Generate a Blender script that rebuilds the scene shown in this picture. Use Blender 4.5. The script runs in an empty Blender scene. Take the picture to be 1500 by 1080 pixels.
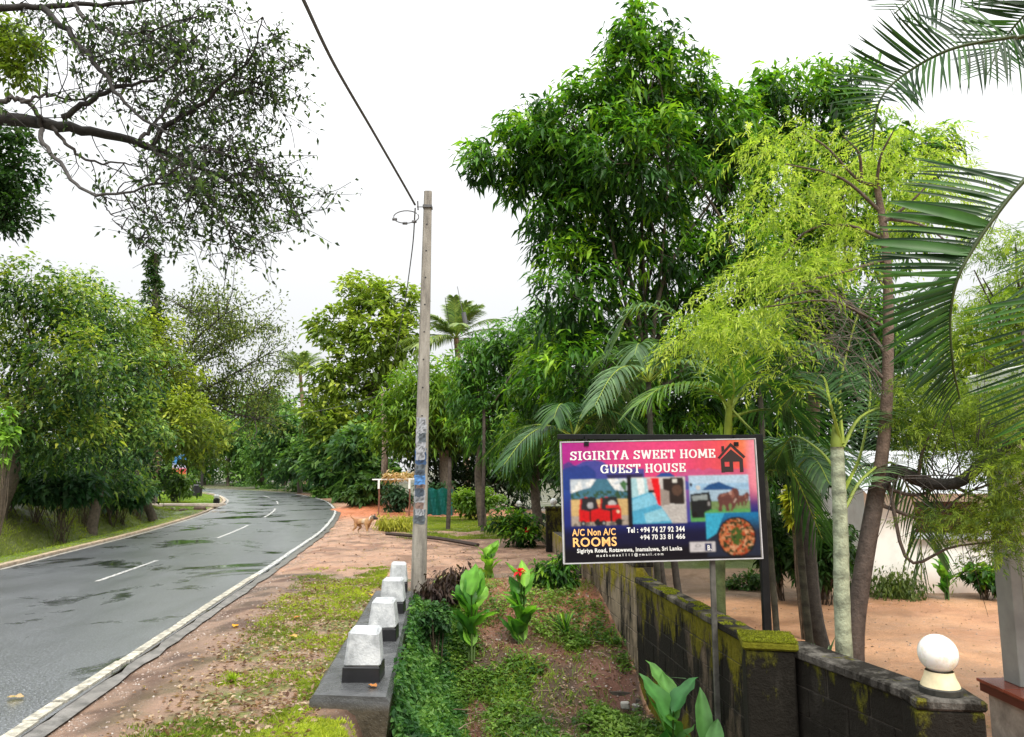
import bpy, bmesh, math, random
import numpy as np
from mathutils import Vector, Matrix

random.seed(7)
R = math.radians
SC = bpy.context.scene
COL = SC.collection

# ---------------------------------------------------------------- camera
FPX = 1083.0
PITCH = math.atan(150 / FPX)
CP, SP, EYE = math.cos(PITCH), math.sin(PITCH), 1.7
cam = bpy.data.cameras.new('camera')
cam.sensor_width = 36
cam.lens = 36 * FPX / 1500
cam.clip_end = 3000
cam.clip_start = .05
camo = bpy.data.objects.new('camera', cam)
COL.objects.link(camo)
camo.location = (0, 0, EYE)
camo.rotation_euler = (math.pi / 2 + PITCH, 0, 0)
SC.camera = camo

# ---------------------------------------------------------------- sky and sun
SUN_EL, SUN_AZ = 50, 158           # soft sun behind thin cloud, behind the camera
w = bpy.data.worlds.new('World')
SC.world = w
w.use_nodes = True
wn, wl = w.node_tree.nodes, w.node_tree.links
wn.clear()
wout = wn.new('ShaderNodeOutputWorld')
bg = wn.new('ShaderNodeBackground')
bg.inputs['Strength'].default_value = 1.0
sky = wn.new('ShaderNodeTexSky')
sky.sky_type = 'NISHITA'
sky.sun_disc = False
sky.sun_elevation = R(SUN_EL)
sky.sun_rotation = R(SUN_AZ)
skys = wn.new('ShaderNodeVectorMath'); skys.operation = 'SCALE'
skys.inputs['Scale'].default_value = 0.07
wl.new(sky.outputs[0], skys.inputs[0])
tc = wn.new('ShaderNodeTexCoord')
sx = wn.new('ShaderNodeSeparateXYZ')
wl.new(tc.outputs['Generated'], sx.inputs[0])
mr = wn.new('ShaderNodeMapRange')
mr.inputs['From Min'].default_value = 0.0
mr.inputs['From Max'].default_value = 1.0
mr.inputs['To Min'].default_value = .64        # overcast sky: brighter towards the zenith
mr.inputs['To Max'].default_value = 3.0
zc = wn.new('ShaderNodeMath'); zc.operation = 'MAXIMUM'; zc.inputs[1].default_value = 0
zp = wn.new('ShaderNodeMath'); zp.operation = 'POWER'; zp.inputs[1].default_value = 2.3
wl.new(sx.outputs['Z'], zc.inputs[0]); wl.new(zc.outputs[0], zp.inputs[0]); wl.new(zp.outputs[0], mr.inputs['Value'])
cl = wn.new('ShaderNodeCombineColor')
for i, k in enumerate((.985, .995, 1.0)):
    m = wn.new('ShaderNodeMath'); m.operation = 'MULTIPLY'; m.inputs[1].default_value = k
    wl.new(mr.outputs[0], m.inputs[0]); wl.new(m.outputs[0], cl.inputs[i])
mix = wn.new('ShaderNodeMix'); mix.data_type = 'RGBA'
mix.inputs['Factor'].default_value = 0.93       # thick cloud layer over the clear sky
wl.new(skys.outputs[0], mix.inputs['A']); wl.new(cl.outputs[0], mix.inputs['B'])
wl.new(mix.outputs['Result'], bg.inputs['Color'])
wl.new(bg.outputs[0], wout.inputs[0])
sun = bpy.data.lights.new('sun', 'SUN')
sun.energy = 2.5
sun.angle = R(18)
sun.color = (1, .94, .82)
suno = bpy.data.objects.new('sun', sun)
COL.objects.link(suno)
az = R(SUN_AZ)
dvec = Vector((math.sin(az) * math.cos(R(SUN_EL)), math.cos(az) * math.cos(R(SUN_EL)), math.sin(R(SUN_EL))))
suno.rotation_euler = dvec.to_track_quat('Z', 'Y').to_euler()
suno.location = (0, 0, 30)
SC.view_settings.view_transform = 'Standard'
SC.view_settings.look = 'None'
SC.view_settings.gamma = 1
SC.view_settings.exposure = 0.55
SC.view_settings.use_curve_mapping = False
SC.render.engine = 'CYCLES'
SC.cycles.max_bounces = 6
SC.cycles.transparent_max_bounces = 4

# ---------------------------------------------------------------- helpers
def ray(x, y):
    a = (x - 750) / FPX; b = (540 - y) / FPX
    return a, CP - b * SP, SP + b * CP

def at(x, y, Y):
    r = ray(x, y); t = Y / r[1]
    return np.array([r[0] * t, Y, EYE + r[2] * t])

def gp(x, y, z=0.0):
    r = ray(x, y); t = (z - EYE) / r[2]
    return np.array([r[0] * t, r[1] * t, z])

def sstep(x, a, b):
    t = np.clip((np.asarray(x, float) - a) / (b - a), 0, 1)
    return t * t * (3 - 2 * t)

def _hash(ix, iy, s):
    h = (ix * 374761393 + iy * 668265263 + s * 1442695041) & 0xffffffff
    h = ((h ^ (h >> 13)) * 1274126177) & 0xffffffff
    return ((h ^ (h >> 16)) & 0xffff) / 65535.0

def vnoise(x, y, s=0):
    x = np.asarray(x, float); y = np.asarray(y, float)
    ix = np.floor(x).astype(np.int64); iy = np.floor(y).astype(np.int64)
    fx = x - ix; fy = y - iy
    fx = fx * fx * (3 - 2 * fx); fy = fy * fy * (3 - 2 * fy)
    a = _hash(ix, iy, s); b = _hash(ix + 1, iy, s); c = _hash(ix, iy + 1, s); d = _hash(ix + 1, iy + 1, s)
    return (a * (1 - fx) + b * fx) * (1 - fy) + (c * (1 - fx) + d * fx) * fy

def fbm(x, y, s=0, o=4):
    t = 0; a = .5; n = 0
    for k in range(o):
        t = t + a * vnoise(np.asarray(x) * 2 ** k, np.asarray(y) * 2 ** k, s + k * 17); n += a; a *= .5
    return t / n

def nrm(v):
    return v / np.maximum(np.linalg.norm(v, axis=-1, keepdims=True), 1e-9)

class Buf:
    def __init__(s): s.V = []; s.Q = []; s.T = []; s.C = []; s.mq = []; s.mt = []; s.n = 0
    def add(s, v, quads=None, tris=None, col=(1, 1, 1), mat=0):
        v = np.asarray(v, float).reshape(-1, 3)
        c = np.asarray(col, float)
        if c.ndim == 1: c = np.tile(c[:3], (len(v), 1))
        if quads is not None and len(quads):
            q = np.asarray(quads, int).reshape(-1, 4) + s.n; s.Q.append(q); s.mq.append(np.full(len(q), mat))
        if tris is not None and len(tris):
            t = np.asarray(tris, int).reshape(-1, 3) + s.n; s.T.append(t); s.mt.append(np.full(len(t), mat))
        s.V.append(v); s.C.append(c); s.n += len(v)
    def mesh(s, name, mats, smooth=False):
        me = bpy.data.meshes.new(name)
        V = np.concatenate(s.V).astype(np.float32)
        Q = np.concatenate(s.Q) if s.Q else np.zeros((0, 4), int)
        T = np.concatenate(s.T) if s.T else np.zeros((0, 3), int)
        loops = np.concatenate([Q.ravel(), T.ravel()]).astype(np.int32)
        starts = np.concatenate([np.arange(len(Q)) * 4, len(Q) * 4 + np.arange(len(T)) * 3]).astype(np.int32)
        me.vertices.add(len(V)); me.vertices.foreach_set('co', V.ravel())
        me.loops.add(len(loops)); me.loops.foreach_set('vertex_index', loops)
        me.polygons.add(len(starts)); me.polygons.foreach_set('loop_start', starts)
        try:
            tot = np.concatenate([np.full(len(Q), 4), np.full(len(T), 3)]).astype(np.int32)
            me.polygons.foreach_set('loop_total', tot)
        except Exception: pass
        mi = np.concatenate((s.mq if s.Q else []) + (s.mt if s.T else [])).astype(np.int32)
        for m in (mats if isinstance(mats, (list, tuple)) else [mats]): me.materials.append(m)
        me.polygons.foreach_set('material_index', mi)
        me.polygons.foreach_set('use_smooth', np.full(len(starts), smooth))
        at_ = me.color_attributes.new('Col', 'FLOAT_COLOR', 'POINT')
        C = np.concatenate(s.C); C = np.hstack([C, np.ones((len(C), 1))]).astype(np.float32)
        at_.data.foreach_set('color', C.ravel())
        me.update(calc_edges=True)
        return me
    def build(s, name, mats, parent=None, smooth=False):
        o = bpy.data.objects.new(name, s.mesh(name, mats, smooth))
        COL.objects.link(o)
        if parent is not None: o.parent = parent
        return o

def tag(o, label=None, cat=None, group=None, kind=None):
    if label: o['label'] = label
    if cat: o['category'] = cat
    if group: o['group'] = group
    if kind: o['kind'] = kind
    return o

def empty(name, loc=(0, 0, 0), rz=0):
    o = bpy.data.objects.new(name, None); COL.objects.link(o)
    o.location = [float(a) for a in loc]; o.rotation_euler = (0, 0, rz); o.empty_display_size = .1
    return o

def child(name, me, parent, loc=(0, 0, 0), rot=(0, 0, 0), scale=(1, 1, 1)):
    o = bpy.data.objects.new(name, me); COL.objects.link(o); o.parent = parent
    o.location = [float(a) for a in loc]; o.rotation_euler = rot; o.scale = scale
    return o

BOXF = [(0, 3, 2, 1), (4, 5, 6, 7), (0, 1, 5, 4), (1, 2, 6, 5), (2, 3, 7, 6), (3, 0, 4, 7)]
def box(buf, a, b, col=(1, 1, 1), mat=0, taper=1.0):
    (x0, y0, z0), (x1, y1, z1) = a, b
    cx, cy = (x0 + x1) / 2, (y0 + y1) / 2
    v = [(x0, y0, z0), (x1, y0, z0), (x1, y1, z0), (x0, y1, z0)]
    t = taper
    v += [(cx + (x - cx) * t, cy + (y - cy) * t, z1) for x, y, _ in v[:4]]
    buf.add(v, quads=BOXF, col=col, mat=mat)

def bevbox(buf, a, b, r=.01, col=(1, 1, 1), mat=0, jit=0, taper=1.0):
    bm = bmesh.new(); bmesh.ops.create_cube(bm, size=1)
    a = np.array(a, float); b = np.array(b, float)
    for v in bm.verts:
        t = taper if v.co.z > 0 else 1
        v.co = Vector(((a + b) / 2 + np.array((v.co.x * t, v.co.y * t, v.co.z)) * (b - a)))
        if jit: v.co += Vector((random.uniform(-jit, jit), random.uniform(-jit, jit), random.uniform(-jit, jit)))
    bmesh.ops.bevel(bm, geom=list(bm.edges), offset=r, segments=1, affect='EDGES')
    bmesh.ops.triangulate(bm, faces=[f for f in bm.faces if len(f.verts) > 4])
    V = [v.co[:] for v in bm.verts]
    bm.verts.index_update()
    Q = [[v.index for v in f.verts] for f in bm.faces if len(f.verts) == 4]
    T = [[v.index for v in f.verts] for f in bm.faces if len(f.verts) == 3]
    bm.free()
    buf.add(V, quads=Q, tris=T, col=col, mat=mat)

def tube(buf, pts, rad, seg=6, col=(1, 1, 1), mat=0, cap=True):
    P = np.asarray(pts, float); n = len(P)
    rad = np.broadcast_to(np.asarray(rad, float), (n,))
    T = np.gradient(P, axis=0); T = nrm(T)
    ref = np.array([0, 0, 1.0]) if abs(T[:, 2]).mean() < .8 else np.array([1.0, 0, 0])
    S = nrm(np.cross(T, ref)); N = np.cross(S, T)
    a = np.arange(seg) * 2 * math.pi / seg
    V = P[:, None] + rad[:, None, None] * (np.cos(a)[None, :, None] * S[:, None] + np.sin(a)[None, :, None] * N[:, None])
    i = np.arange(n - 1)[:, None] * seg; j = np.arange(seg)[None]; k = (j + 1) % seg
    Q = np.stack([i + j, i + seg + j, i + seg + k, i + k], -1).reshape(-1, 4)
    V = V.reshape(-1, 3); tr = None
    if cap:
        V = np.vstack([V, P[:1], P[-1:]])
        b = (n - 1) * seg
        tr = [(n * seg, (q + 1) % seg, q) for q in range(seg)] + [(n * seg + 1, b + q, b + (q + 1) % seg) for q in range(seg)]
    if isinstance(col, np.ndarray) and col.ndim == 2 and len(col) == n:
        c = np.repeat(col, seg, axis=0)
        if cap: c = np.vstack([c, col[:1], col[-1:]])
        col = c
    buf.add(V, quads=Q, tris=tr, col=col, mat=mat)

def lathe(buf, prof, seg=20, c=(0, 0, 0), col=(1, 1, 1), mat=0):
    P = np.array(prof, float); n = len(P); a = np.arange(seg) * 2 * math.pi / seg
    V = np.stack([P[:, 0, None] * np.cos(a) + c[0], P[:, 0, None] * np.sin(a) + c[1], np.repeat(P[:, 1, None], seg, 1) + c[2]], -1)
    i = np.arange(n - 1)[:, None] * seg; j = np.arange(seg)[None]; k = (j + 1) % seg
    buf.add(V.reshape(-1, 3), quads=np.stack([i + j, i + k, i + seg + k, i + seg + j], -1).reshape(-1, 4), col=col, mat=mat)

def spline(pts, n):
    P = np.asarray(pts, float); m = len(P)
    E_ = np.vstack([2 * P[0] - P[1], P, 2 * P[-1] - P[-2]])
    t = np.linspace(0, m - 1 - 1e-6, n); i = t.astype(int); f = (t - i)[:, None]
    p0, p1, p2, p3 = E_[i], E_[i + 1], E_[i + 2], E_[i + 3]
    return .5 * ((2 * p1) + (-p0 + p2) * f + (2 * p0 - 5 * p1 + 4 * p2 - p3) * f ** 2 + (-p0 + 3 * p1 - 3 * p2 + p3) * f ** 3)

def leaves(buf, P, D, L, W, col, rng, up=(0, 0, 1), droop=.25, fold=.15, roll=.5, q=4, mat=0):
    """many leaves at once: folded lance shape (q=4 triangles) or a bent diamond (q=2)"""
    n = len(P); P = np.asarray(P); D = nrm(np.asarray(D))
    L = np.broadcast_to(L, (n,))[:, None]; W = np.broadcast_to(W, (n,))[:, None]
    up = np.asarray(up, float)
    S = nrm(np.cross(D, up) + rng.normal(0, roll, (n, 3))); S = nrm(S - (S * D).sum(1, keepdims=True) * D)
    N = np.cross(S, D)
    N = np.where(N[:, 2:3] < 0, -N, N)
    dn = np.array([0, 0, -1.0])
    mid = P + D * L * .45 + dn * L * droop * .2
    tip = P + D * L + dn * L * droop
    l = mid + S * W * .5 + N * W * fold; r = mid - S * W * .5 + N * W * fold
    col = np.asarray(col, float)
    if col.ndim == 1: col = np.tile(col, (n, 1))
    if q == 4:
        V = np.stack([P, l, mid, r, tip], 1).reshape(-1, 3)
        b = np.arange(n)[:, None] * 5
        T = np.concatenate([b + [0, 3, 2], b + [0, 2, 1], b + [1, 2, 4], b + [2, 3, 4]])
        buf.add(V, tris=T, col=np.repeat(col, 5, 0), mat=mat)
    else:
        V = np.stack([P, r, tip, l], 1).reshape(-1, 3)
        b = np.arange(n)[:, None] * 4
        buf.add(V, quads=b + [0, 1, 2, 3], col=np.repeat(col, 4, 0), mat=mat)

# ---------------------------------------------------------------- materials
def newmat(name):
    m = bpy.data.materials.new(name); m.use_nodes = True
    nt = m.node_tree; b = nt.nodes['Principled BSDF']
    return m, nt, b

class G:
    """tiny node-graph writer"""
    def __init__(s, nt): s.nt = nt; s.pos = None
    def n(s, t, **k):
        x = s.nt.nodes.new(t)
        for a, v in k.items(): setattr(x, a, v)
        return x
    def P(s):
        if not s.pos: s.pos = s.n('ShaderNodeNewGeometry').outputs['Position']
        return s.pos
    def noise(s, scale, detail=4, rough=.55, vec=None, stretch=None, dist=0):
        v = vec or s.P()
        if stretch:
            mp = s.n('ShaderNodeMapping'); mp.inputs['Scale'].default_value = stretch
            s.nt.links.new(v, mp.inputs[0]); v = mp.outputs[0]
        t = s.n('ShaderNodeTexNoise'); t.inputs['Scale'].default_value = scale
        t.inputs['Detail'].default_value = detail; t.inputs['Roughness'].default_value = rough
        t.inputs['Distortion'].default_value = dist
        s.nt.links.new(v, t.inputs['Vector']); return t.outputs['Fac']
    def ramp(s, f, stops):
        r = s.n('ShaderNodeValToRGB'); e = r.color_ramp.elements
        while len(e) < len(stops): e.new(.5)
        for i, (p, c) in enumerate(stops):
            e[i].position = p; e[i].color = (*c, 1) if hasattr(c, '__len__') else (c, c, c, 1)
        s.nt.links.new(f, r.inputs[0]); return r.outputs[0]
    def mixc(s, f, a, b, mode='MIX'):
        m = s.n('ShaderNodeMix', data_type='RGBA', blend_type=mode)
        for k, v in (('Factor', f), ('A', a), ('B', b)):
            if isinstance(v, (int, float)): m.inputs[k].default_value = v if k == 'Factor' else (v, v, v, 1)
            elif isinstance(v, tuple): m.inputs[k].default_value = (*v, 1)
            else: s.nt.links.new(v, m.inputs[k])
        return m.outputs['Result']
    def math(s, op, a, b=0.0):
        m = s.n('ShaderNodeMath', operation=op)
        for i, v in enumerate((a, b)):
            if isinstance(v, (int, float)): m.inputs[i].default_value = v
            else: s.nt.links.new(v, m.inputs[i])
        return m.outputs[0]
    def attr(s): return s.n('ShaderNodeVertexColor', layer_name='Col').outputs['Color']
    def bump(s, h, dist=.01, strength=1.0):
        b = s.n('ShaderNodeBump'); b.inputs['Distance'].default_value = dist; b.inputs['Strength'].default_value = strength
        s.nt.links.new(h, b.inputs['Height']); return b.outputs[0]
    def link(s, a, b): s.nt.links.new(a, b)

def m_leaf(name, rough=.42, trans=.35, spec=.45):
    m, nt, b = newmat(name); g = G(nt); c = g.attr()
    n_ = g.ramp(g.noise(9, 2), [(.3, .78), (.7, 1.2)])
    c2 = g.mixc(1.0, c, n_, 'MULTIPLY')
    g.link(c2, b.inputs['Base Color']); b.inputs['Roughness'].default_value = rough
    b.inputs['Specular IOR Level'].default_value = spec
    t = g.n('ShaderNodeBsdfTranslucent')
    ct = g.mixc(1.0, c2, (1.2, 1.4, .55), 'MULTIPLY'); g.link(ct, t.inputs[0])
    mx = g.n('ShaderNodeMixShader'); mx.inputs[0].default_value = trans
    g.link(b.outputs[0], mx.inputs[1]); g.link(t.outputs[0], mx.inputs[2])
    g.link(mx.outputs[0], nt.nodes['Material Output'].inputs[0]); return m

def m_plain(name, col, rough=.7, var=.25, scale=6, bump=0, spec=.4, metal=0, stretch=None):
    m, nt, b = newmat(name); g = G(nt)
    f = g.noise(scale, 5, .6, stretch=stretch)
    lo = tuple(c * (1 - var) for c in col); hi = tuple(min(1, c * (1 + var)) for c in col)
    g.link(g.ramp(f, [(.3, lo), (.7, hi)]), b.inputs['Base Color'])
    b.inputs['Roughness'].default_value = rough; b.inputs['Specular IOR Level'].default_value = spec
    b.inputs['Metallic'].default_value = metal
    if bump: g.link(g.bump(g.noise(scale * 6, 4), bump), b.inputs['Normal'])
    return m

def m_attr(name, rough=.7, var=.2, scale=12, bump=0, spec=.4):
    m, nt, b = newmat(name); g = G(nt)
    f = g.ramp(g.noise(scale, 4), [(.3, 1 - var), (.7, 1 + var)])
    g.link(g.mixc(1.0, g.attr(), f, 'MULTIPLY'), b.inputs['Base Color'])
    b.inputs['Roughness'].default_value = rough; b.inputs['Specular IOR Level'].default_value = spec
    if bump: g.link(g.bump(g.noise(scale * 4, 4), bump), b.inputs['Normal'])
    return m

def m_wall(name, base, black, moss, mossmin, topz, botmoss=0):
    """weathered block: grey-brown, black algae streaks, yellow-green moss near the top"""
    m, nt, b = newmat(name); g = G(nt)
    c = g.ramp(g.noise(3.5, 6, .65), [(.25, tuple(x * .55 for x in base)), (.5, base), (.8, tuple(x * 1.6 for x in base))])
    alg = g.ramp(g.noise(2.4, 6, .7, stretch=(1.6, 1.6, .45)), [(black, (1, 1, 1)), (black + .16, (0, 0, 0))])
    c = g.mixc(alg, c, (.016, .014, .011))
    sep = g.n('ShaderNodeSeparateXYZ'); g.link(g.P(), sep.inputs[0])
    zz = g.n('ShaderNodeMapRange'); zz.inputs['From Min'].default_value = topz - .55; zz.inputs['From Max'].default_value = topz
    g.link(sep.outputs['Z'], zz.inputs['Value'])
    nz = g.noise(4.5, 6, .72, stretch=(1, 1, .5))
    mk = g.math('ADD', g.math('MULTIPLY', zz.outputs[0], .28), nz)
    if botmoss:
        z2 = g.n('ShaderNodeMapRange'); z2.inputs['From Min'].default_value = -.35; z2.inputs['From Max'].default_value = -.8
        g.link(sep.outputs['Z'], z2.inputs['Value'])
        mk = g.math('ADD', mk, g.math('MULTIPLY', z2.outputs[0], botmoss))
    mm = g.ramp(mk, [(mossmin, 0), (mossmin + .1, 1)])
    mc = g.ramp(g.noise(22, 3), [(.3, tuple(x * .6 for x in moss)), (.7, moss)])
    c = g.mixc(mm, c, mc)
    g.link(c, b.inputs['Base Color']); b.inputs['Roughness'].default_value = .85; b.inputs['Specular IOR Level'].default_value = .15
    h = g.math('ADD', g.math('ADD', g.noise(60, 4, .7), g.math('MULTIPLY', g.noise(14, 5, .7), 1.4)), g.math('MULTIPLY', mm, .8))
    g.link(g.bump(h, .014), b.inputs['Normal']); return m

M = {}
M['leaf'] = m_leaf('glossy_leaf', .45, .38, .25)
M['leaf_soft'] = m_leaf('soft_leaf', .6, .45, .3)
M['palm_leaf'] = m_leaf('palm_leaf', .45, .3, .28)
M['grass'] = m_leaf('grass_blade', .55, .4, .3)
M['bark'] = m_attr('bark', .85, .4, 14, .012)
M['dark_metal'] = m_plain('black_painted_steel', (.008, .009, .01), .45, .3, 9, spec=.15)
M['galv'] = m_plain('dull_galvanised_steel', (.22, .22, .2), .5, .35, 8, metal=.3)
M['white_print'] = m_plain('white_print', (.66, .67, .66), .5, .04)
M['orange_print'] = m_plain('orange_print', (.9, .5, .17), .5, .05)
M['black_print'] = m_plain('black_print', (.02, .012, .012), .5, .1)
M['art'] = m_attr('printed_vinyl', .4, .06, 3, spec=.2)
M['concrete'] = m_plain('grey_concrete', (.27, .26, .235), .8, .35, 7, .006)
M['wet_concrete'] = m_plain('dark_wet_concrete', (.15, .14, .132), .3, .55, 7, .004, spec=.6)
M['black_paint'] = m_plain('black_paint', (.012, .012, .014), .35, .3, 8)
M['wire'] = m_plain('dark_cable', (.09, .09, .095), .6, .3, 30)
M['attr'] = m_attr('painted_attr', .6, .15, 10)
M['flower'] = m_leaf('petal', .5, .4, .2)

# white paint with grime on the parapet blocks
m, nt, b = newmat('grimy_white_paint'); g = G(nt)
c = g.ramp(g.noise(7, 6, .7), [(.35, (.27, .285, .3)), (.5, (.42, .44, .46)), (.7, (.6, .62, .63))])
c = g.mixc(g.ramp(g.noise(30, 5, .8), [(.62, 0), (.75, .7)]), c, (.16, .15, .13))
g.link(c, b.inputs['Base Color']); b.inputs['Roughness'].default_value = .6
g.link(g.bump(g.noise(60, 3), .004), b.inputs['Normal']); M['white_paint'] = m

# culvert head wall
m, nt, b = newmat('old_wet_parapet_concrete'); g = G(nt)
c = g.ramp(g.noise(3, 6, .7), [(.3, (.03, .031, .033)), (.55, (.085, .088, .092)), (.75, (.16, .16, .155))])
sep = g.n('ShaderNodeSeparateXYZ'); g.link(g.P(), sep.inputs[0])
lowm = g.ramp(sep.outputs['Z'], [(0.0, 1), (.06, 0)])
c = g.mixc(lowm, c, g.ramp(g.noise(4, 6, .7), [(.35, (.02, .019, .015)), (.6, (.075, .062, .04)), (.8, (.12, .1, .05))]))
g.link(c, b.inputs['Base Color'])
g.link(g.ramp(g.noise(4, 4), [(.4, .12), (.6, .5)]), b.inputs['Roughness'])
g.link(g.bump(g.noise(45, 5, .7), .008), b.inputs['Normal']); M['parapet'] = m

M['wall_far'] = m_wall('mossy_block', (.15, .11, .08), .51, (.17, .15, .012), .6, .45, .2)
M['wall_near'] = m_wall('blackened_block', (.04, .036, .03), .54, (.13, .13, .012), .74, .45)
M['wall_cap'] = m_wall('mossy_coping', (.13, .115, .09), .45, (.17, .16, .015), .8, .5)
M['cap_near'] = m_wall('damp_coping', (.14, .13, .115), .46, (.2, .19, .015), .84, .5)
M['pillar_cap'] = m_wall('thick_moss_coping', (.12, .11, .08), .4, (.17, .17, .012), .4, .5)
M['wall_tall'] = m_wall('tan_weathered_block', (.3, .235, .165), .38, (.34, .29, .03), .7, .35, .2)
M['mortar'] = m_plain('dark_mortar', (.06, .052, .042), .9, .4, 12)

# asphalt
m, nt, b = newmat('wet_asphalt'); g = G(nt)
c = g.ramp(g.noise(55, 4, .85), [(.4, (.012, .013, .016)), (.54, (.06, .066, .08)), (.67, (.5, .53, .59))])
big = g.ramp(g.noise(.5, 4), [(.3, .75), (.7, 1.25)])
c = g.mixc(1.0, c, big, 'MULTIPLY')
pn = g.noise(.62, 6, .66, stretch=(.9, .75, 1), dist=.5)
pud = g.ramp(pn, [(.54, 0), (.62, 1)])
r0 = g.ramp(g.noise(1.6, 5, .6, stretch=(1.6, .5, 1)), [(.3, .3), (.7, .55)])
rr = g.mixc(pud, r0, .09)
g.link(g.mixc(pud, .3, .05), b.inputs['Coat Roughness'])
c = g.mixc(pud, c, (.03, .03, .032)); g.link(c, b.inputs['Base Color'])
g.link(rr, b.inputs['Roughness'])
b.inputs['Specular IOR Level'].default_value = 1.0; b.inputs['Coat Weight'].default_value = 1.0; b.inputs['Coat Roughness'].default_value = .3; b.inputs['Coat IOR'].default_value = 2.0
hh = g.mixc(pud, g.noise(60, 4, .8), .5)
g.link(g.bump(hh, .008, .7), b.inputs['Normal']); M['asphalt'] = m

m, nt, b = newmat('worn_road_paint'); g = G(nt)
c = g.ramp(g.noise(18, 6, .75), [(.42, (.1, .1, .1)), (.5, (.55, .55, .53)), (.8, (.78, .78, .76))])
g.link(c, b.inputs['Base Color']); b.inputs['Roughness'].default_value = .35; M['paint'] = m
M['kerb'] = m_plain('kerb_stone', (.36, .34, .28), .6, .6, 14, .006)
M['kerb_tan'] = m_plain('tan_kerb', (.4, .31, .22), .6, .4, 6, .006)

# ground
m, nt, b = newmat('ground_soil'); g = G(nt)
a = g.attr()
f = g.mixc(.5, g.ramp(g.noise(2.2, 6, .65), [(.25, .55), (.75, 1.4)]), g.ramp(g.noise(38, 5, .8), [(.3, .45), (.7, 1.6)]))
c = g.mixc(1.0, a, f, 'MULTIPLY')
vor = g.n('ShaderNodeTexVoronoi'); vor.inputs['Scale'].default_value = 26; g.link(g.P(), vor.inputs['Vector'])
peb = g.ramp(vor.outputs['Distance'], [(.16, 1), (.24, 0)])
c = g.mixc(g.math('MULTIPLY', peb, .5), c, (.34, .29, .25))
g.link(c, b.inputs['Base Color'])
g.link(g.ramp(g.noise(1.3, 4), [(.42, .3), (.6, .85)]), b.inputs['Roughness'])
g.link(g.bump(g.math('ADD', g.noise(30, 6, .75), g.math('MULTIPLY', peb, .5)), .02), b.inputs['Normal']); M['ground'] = m

# ---------------------------------------------------------------- road geometry
RE = spline([(-.9, -14), (-2.45, 0), (-3.17, 5.05), (-3.5, 7.6), (-3.9, 10.66), (-4.58, 15.87), (-5.75, 23.69), (-8.05, 34.35), (-12.2, 47.15), (-19.0, 60.77), (-30, 73), (-45, 82), (-70, 92), (-110, 104)], 420)
TG = nrm(np.gradient(RE, axis=0)); NL = np.stack([-TG[:, 1], TG[:, 0]], 1)
WID = np.interp(RE[:, 1], [5, 14, 34, 60], [4.75, 4.75, 5.3, 5.6])
LE = RE + NL * WID[:, None]
ARC = np.concatenate([[0], np.cumsum(np.linalg.norm(np.diff(RE, axis=0), axis=1))])
def xr(y): return np.interp(y, RE[:, 1], RE[:, 0])
def xl(y): return np.interp(y, LE[:, 1], LE[:, 0])

def strip(buf, off0, off1, s0, s1, z0, z1=None, n=None, col=(1, 1, 1), thick=0, jit=0):
    """sheet following the road between two offsets left of the right edge"""
    n = n or max(3, int((s1 - s0) / .8) + 2)
    s = np.linspace(s0, s1, n)
    c = np.stack([np.interp(s, ARC, RE[:, 0]), np.interp(s, ARC, RE[:, 1])], 1)
    nl = np.stack([np.interp(s, ARC, NL[:, 0]), np.interp(s, ARC, NL[:, 1])], 1)
    wd = np.interp(s, ARC, WID)
    o0 = off0(wd) if callable(off0) else np.full(n, off0); o1 = off1(wd) if callable(off1) else np.full(n, off1)
    if jit: o0 = o0 + jit * (vnoise(s * 3, s * 0, 5) - .5); o1 = o1 + jit * (vnoise(s * 4, s * 0, 9) - .5)
    A = np.c_[c + nl * o0[:, None], np.full(n, z0)]; B = np.c_[c + nl * o1[:, None], np.full(n, z0 if z1 is None else z1)]
    i = np.arange(n - 1)[:, None]
    if not thick:
        buf.add(np.vstack([A, B]), quads=np.hstack([i, i + 1, i + n + 1, i + n]), col=col)
    else:
        V = np.vstack([A, B, A - [0, 0, thick], B - [0, 0, thick]])
        buf.add(V, quads=np.vstack([np.hstack([i, i + 1, i + n + 1, i + n]), np.hstack([i + 2 * n, i + 2 * n + 1, i + 1, i]), np.hstack([i + n, i + n + 1, i + 3 * n + 1, i + 3 * n]),
                                    [[0, n, 3 * n, 2 * n]], [[2 * n - 1, n - 1, 3 * n - 1, 4 * n - 1]]]), col=col)

def arc_at(y): return float(np.interp(y, RE[:, 1], ARC))

# wall line (left face)
WX = [(2.43, 3.9), (2.3, 4.33), (2.0, 5.48), (1.8, 5.78), (1.63, 7.32), (1.47, 9.07), (1.21, 11.47), (.9, 16.0), (.2, 24.0)]
def wallx(y): return np.interp(y, [p[1] for p in WX], [p[0] for p in WX])
def culx(y): return -.87 - (y - 5.56) * .095

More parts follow.
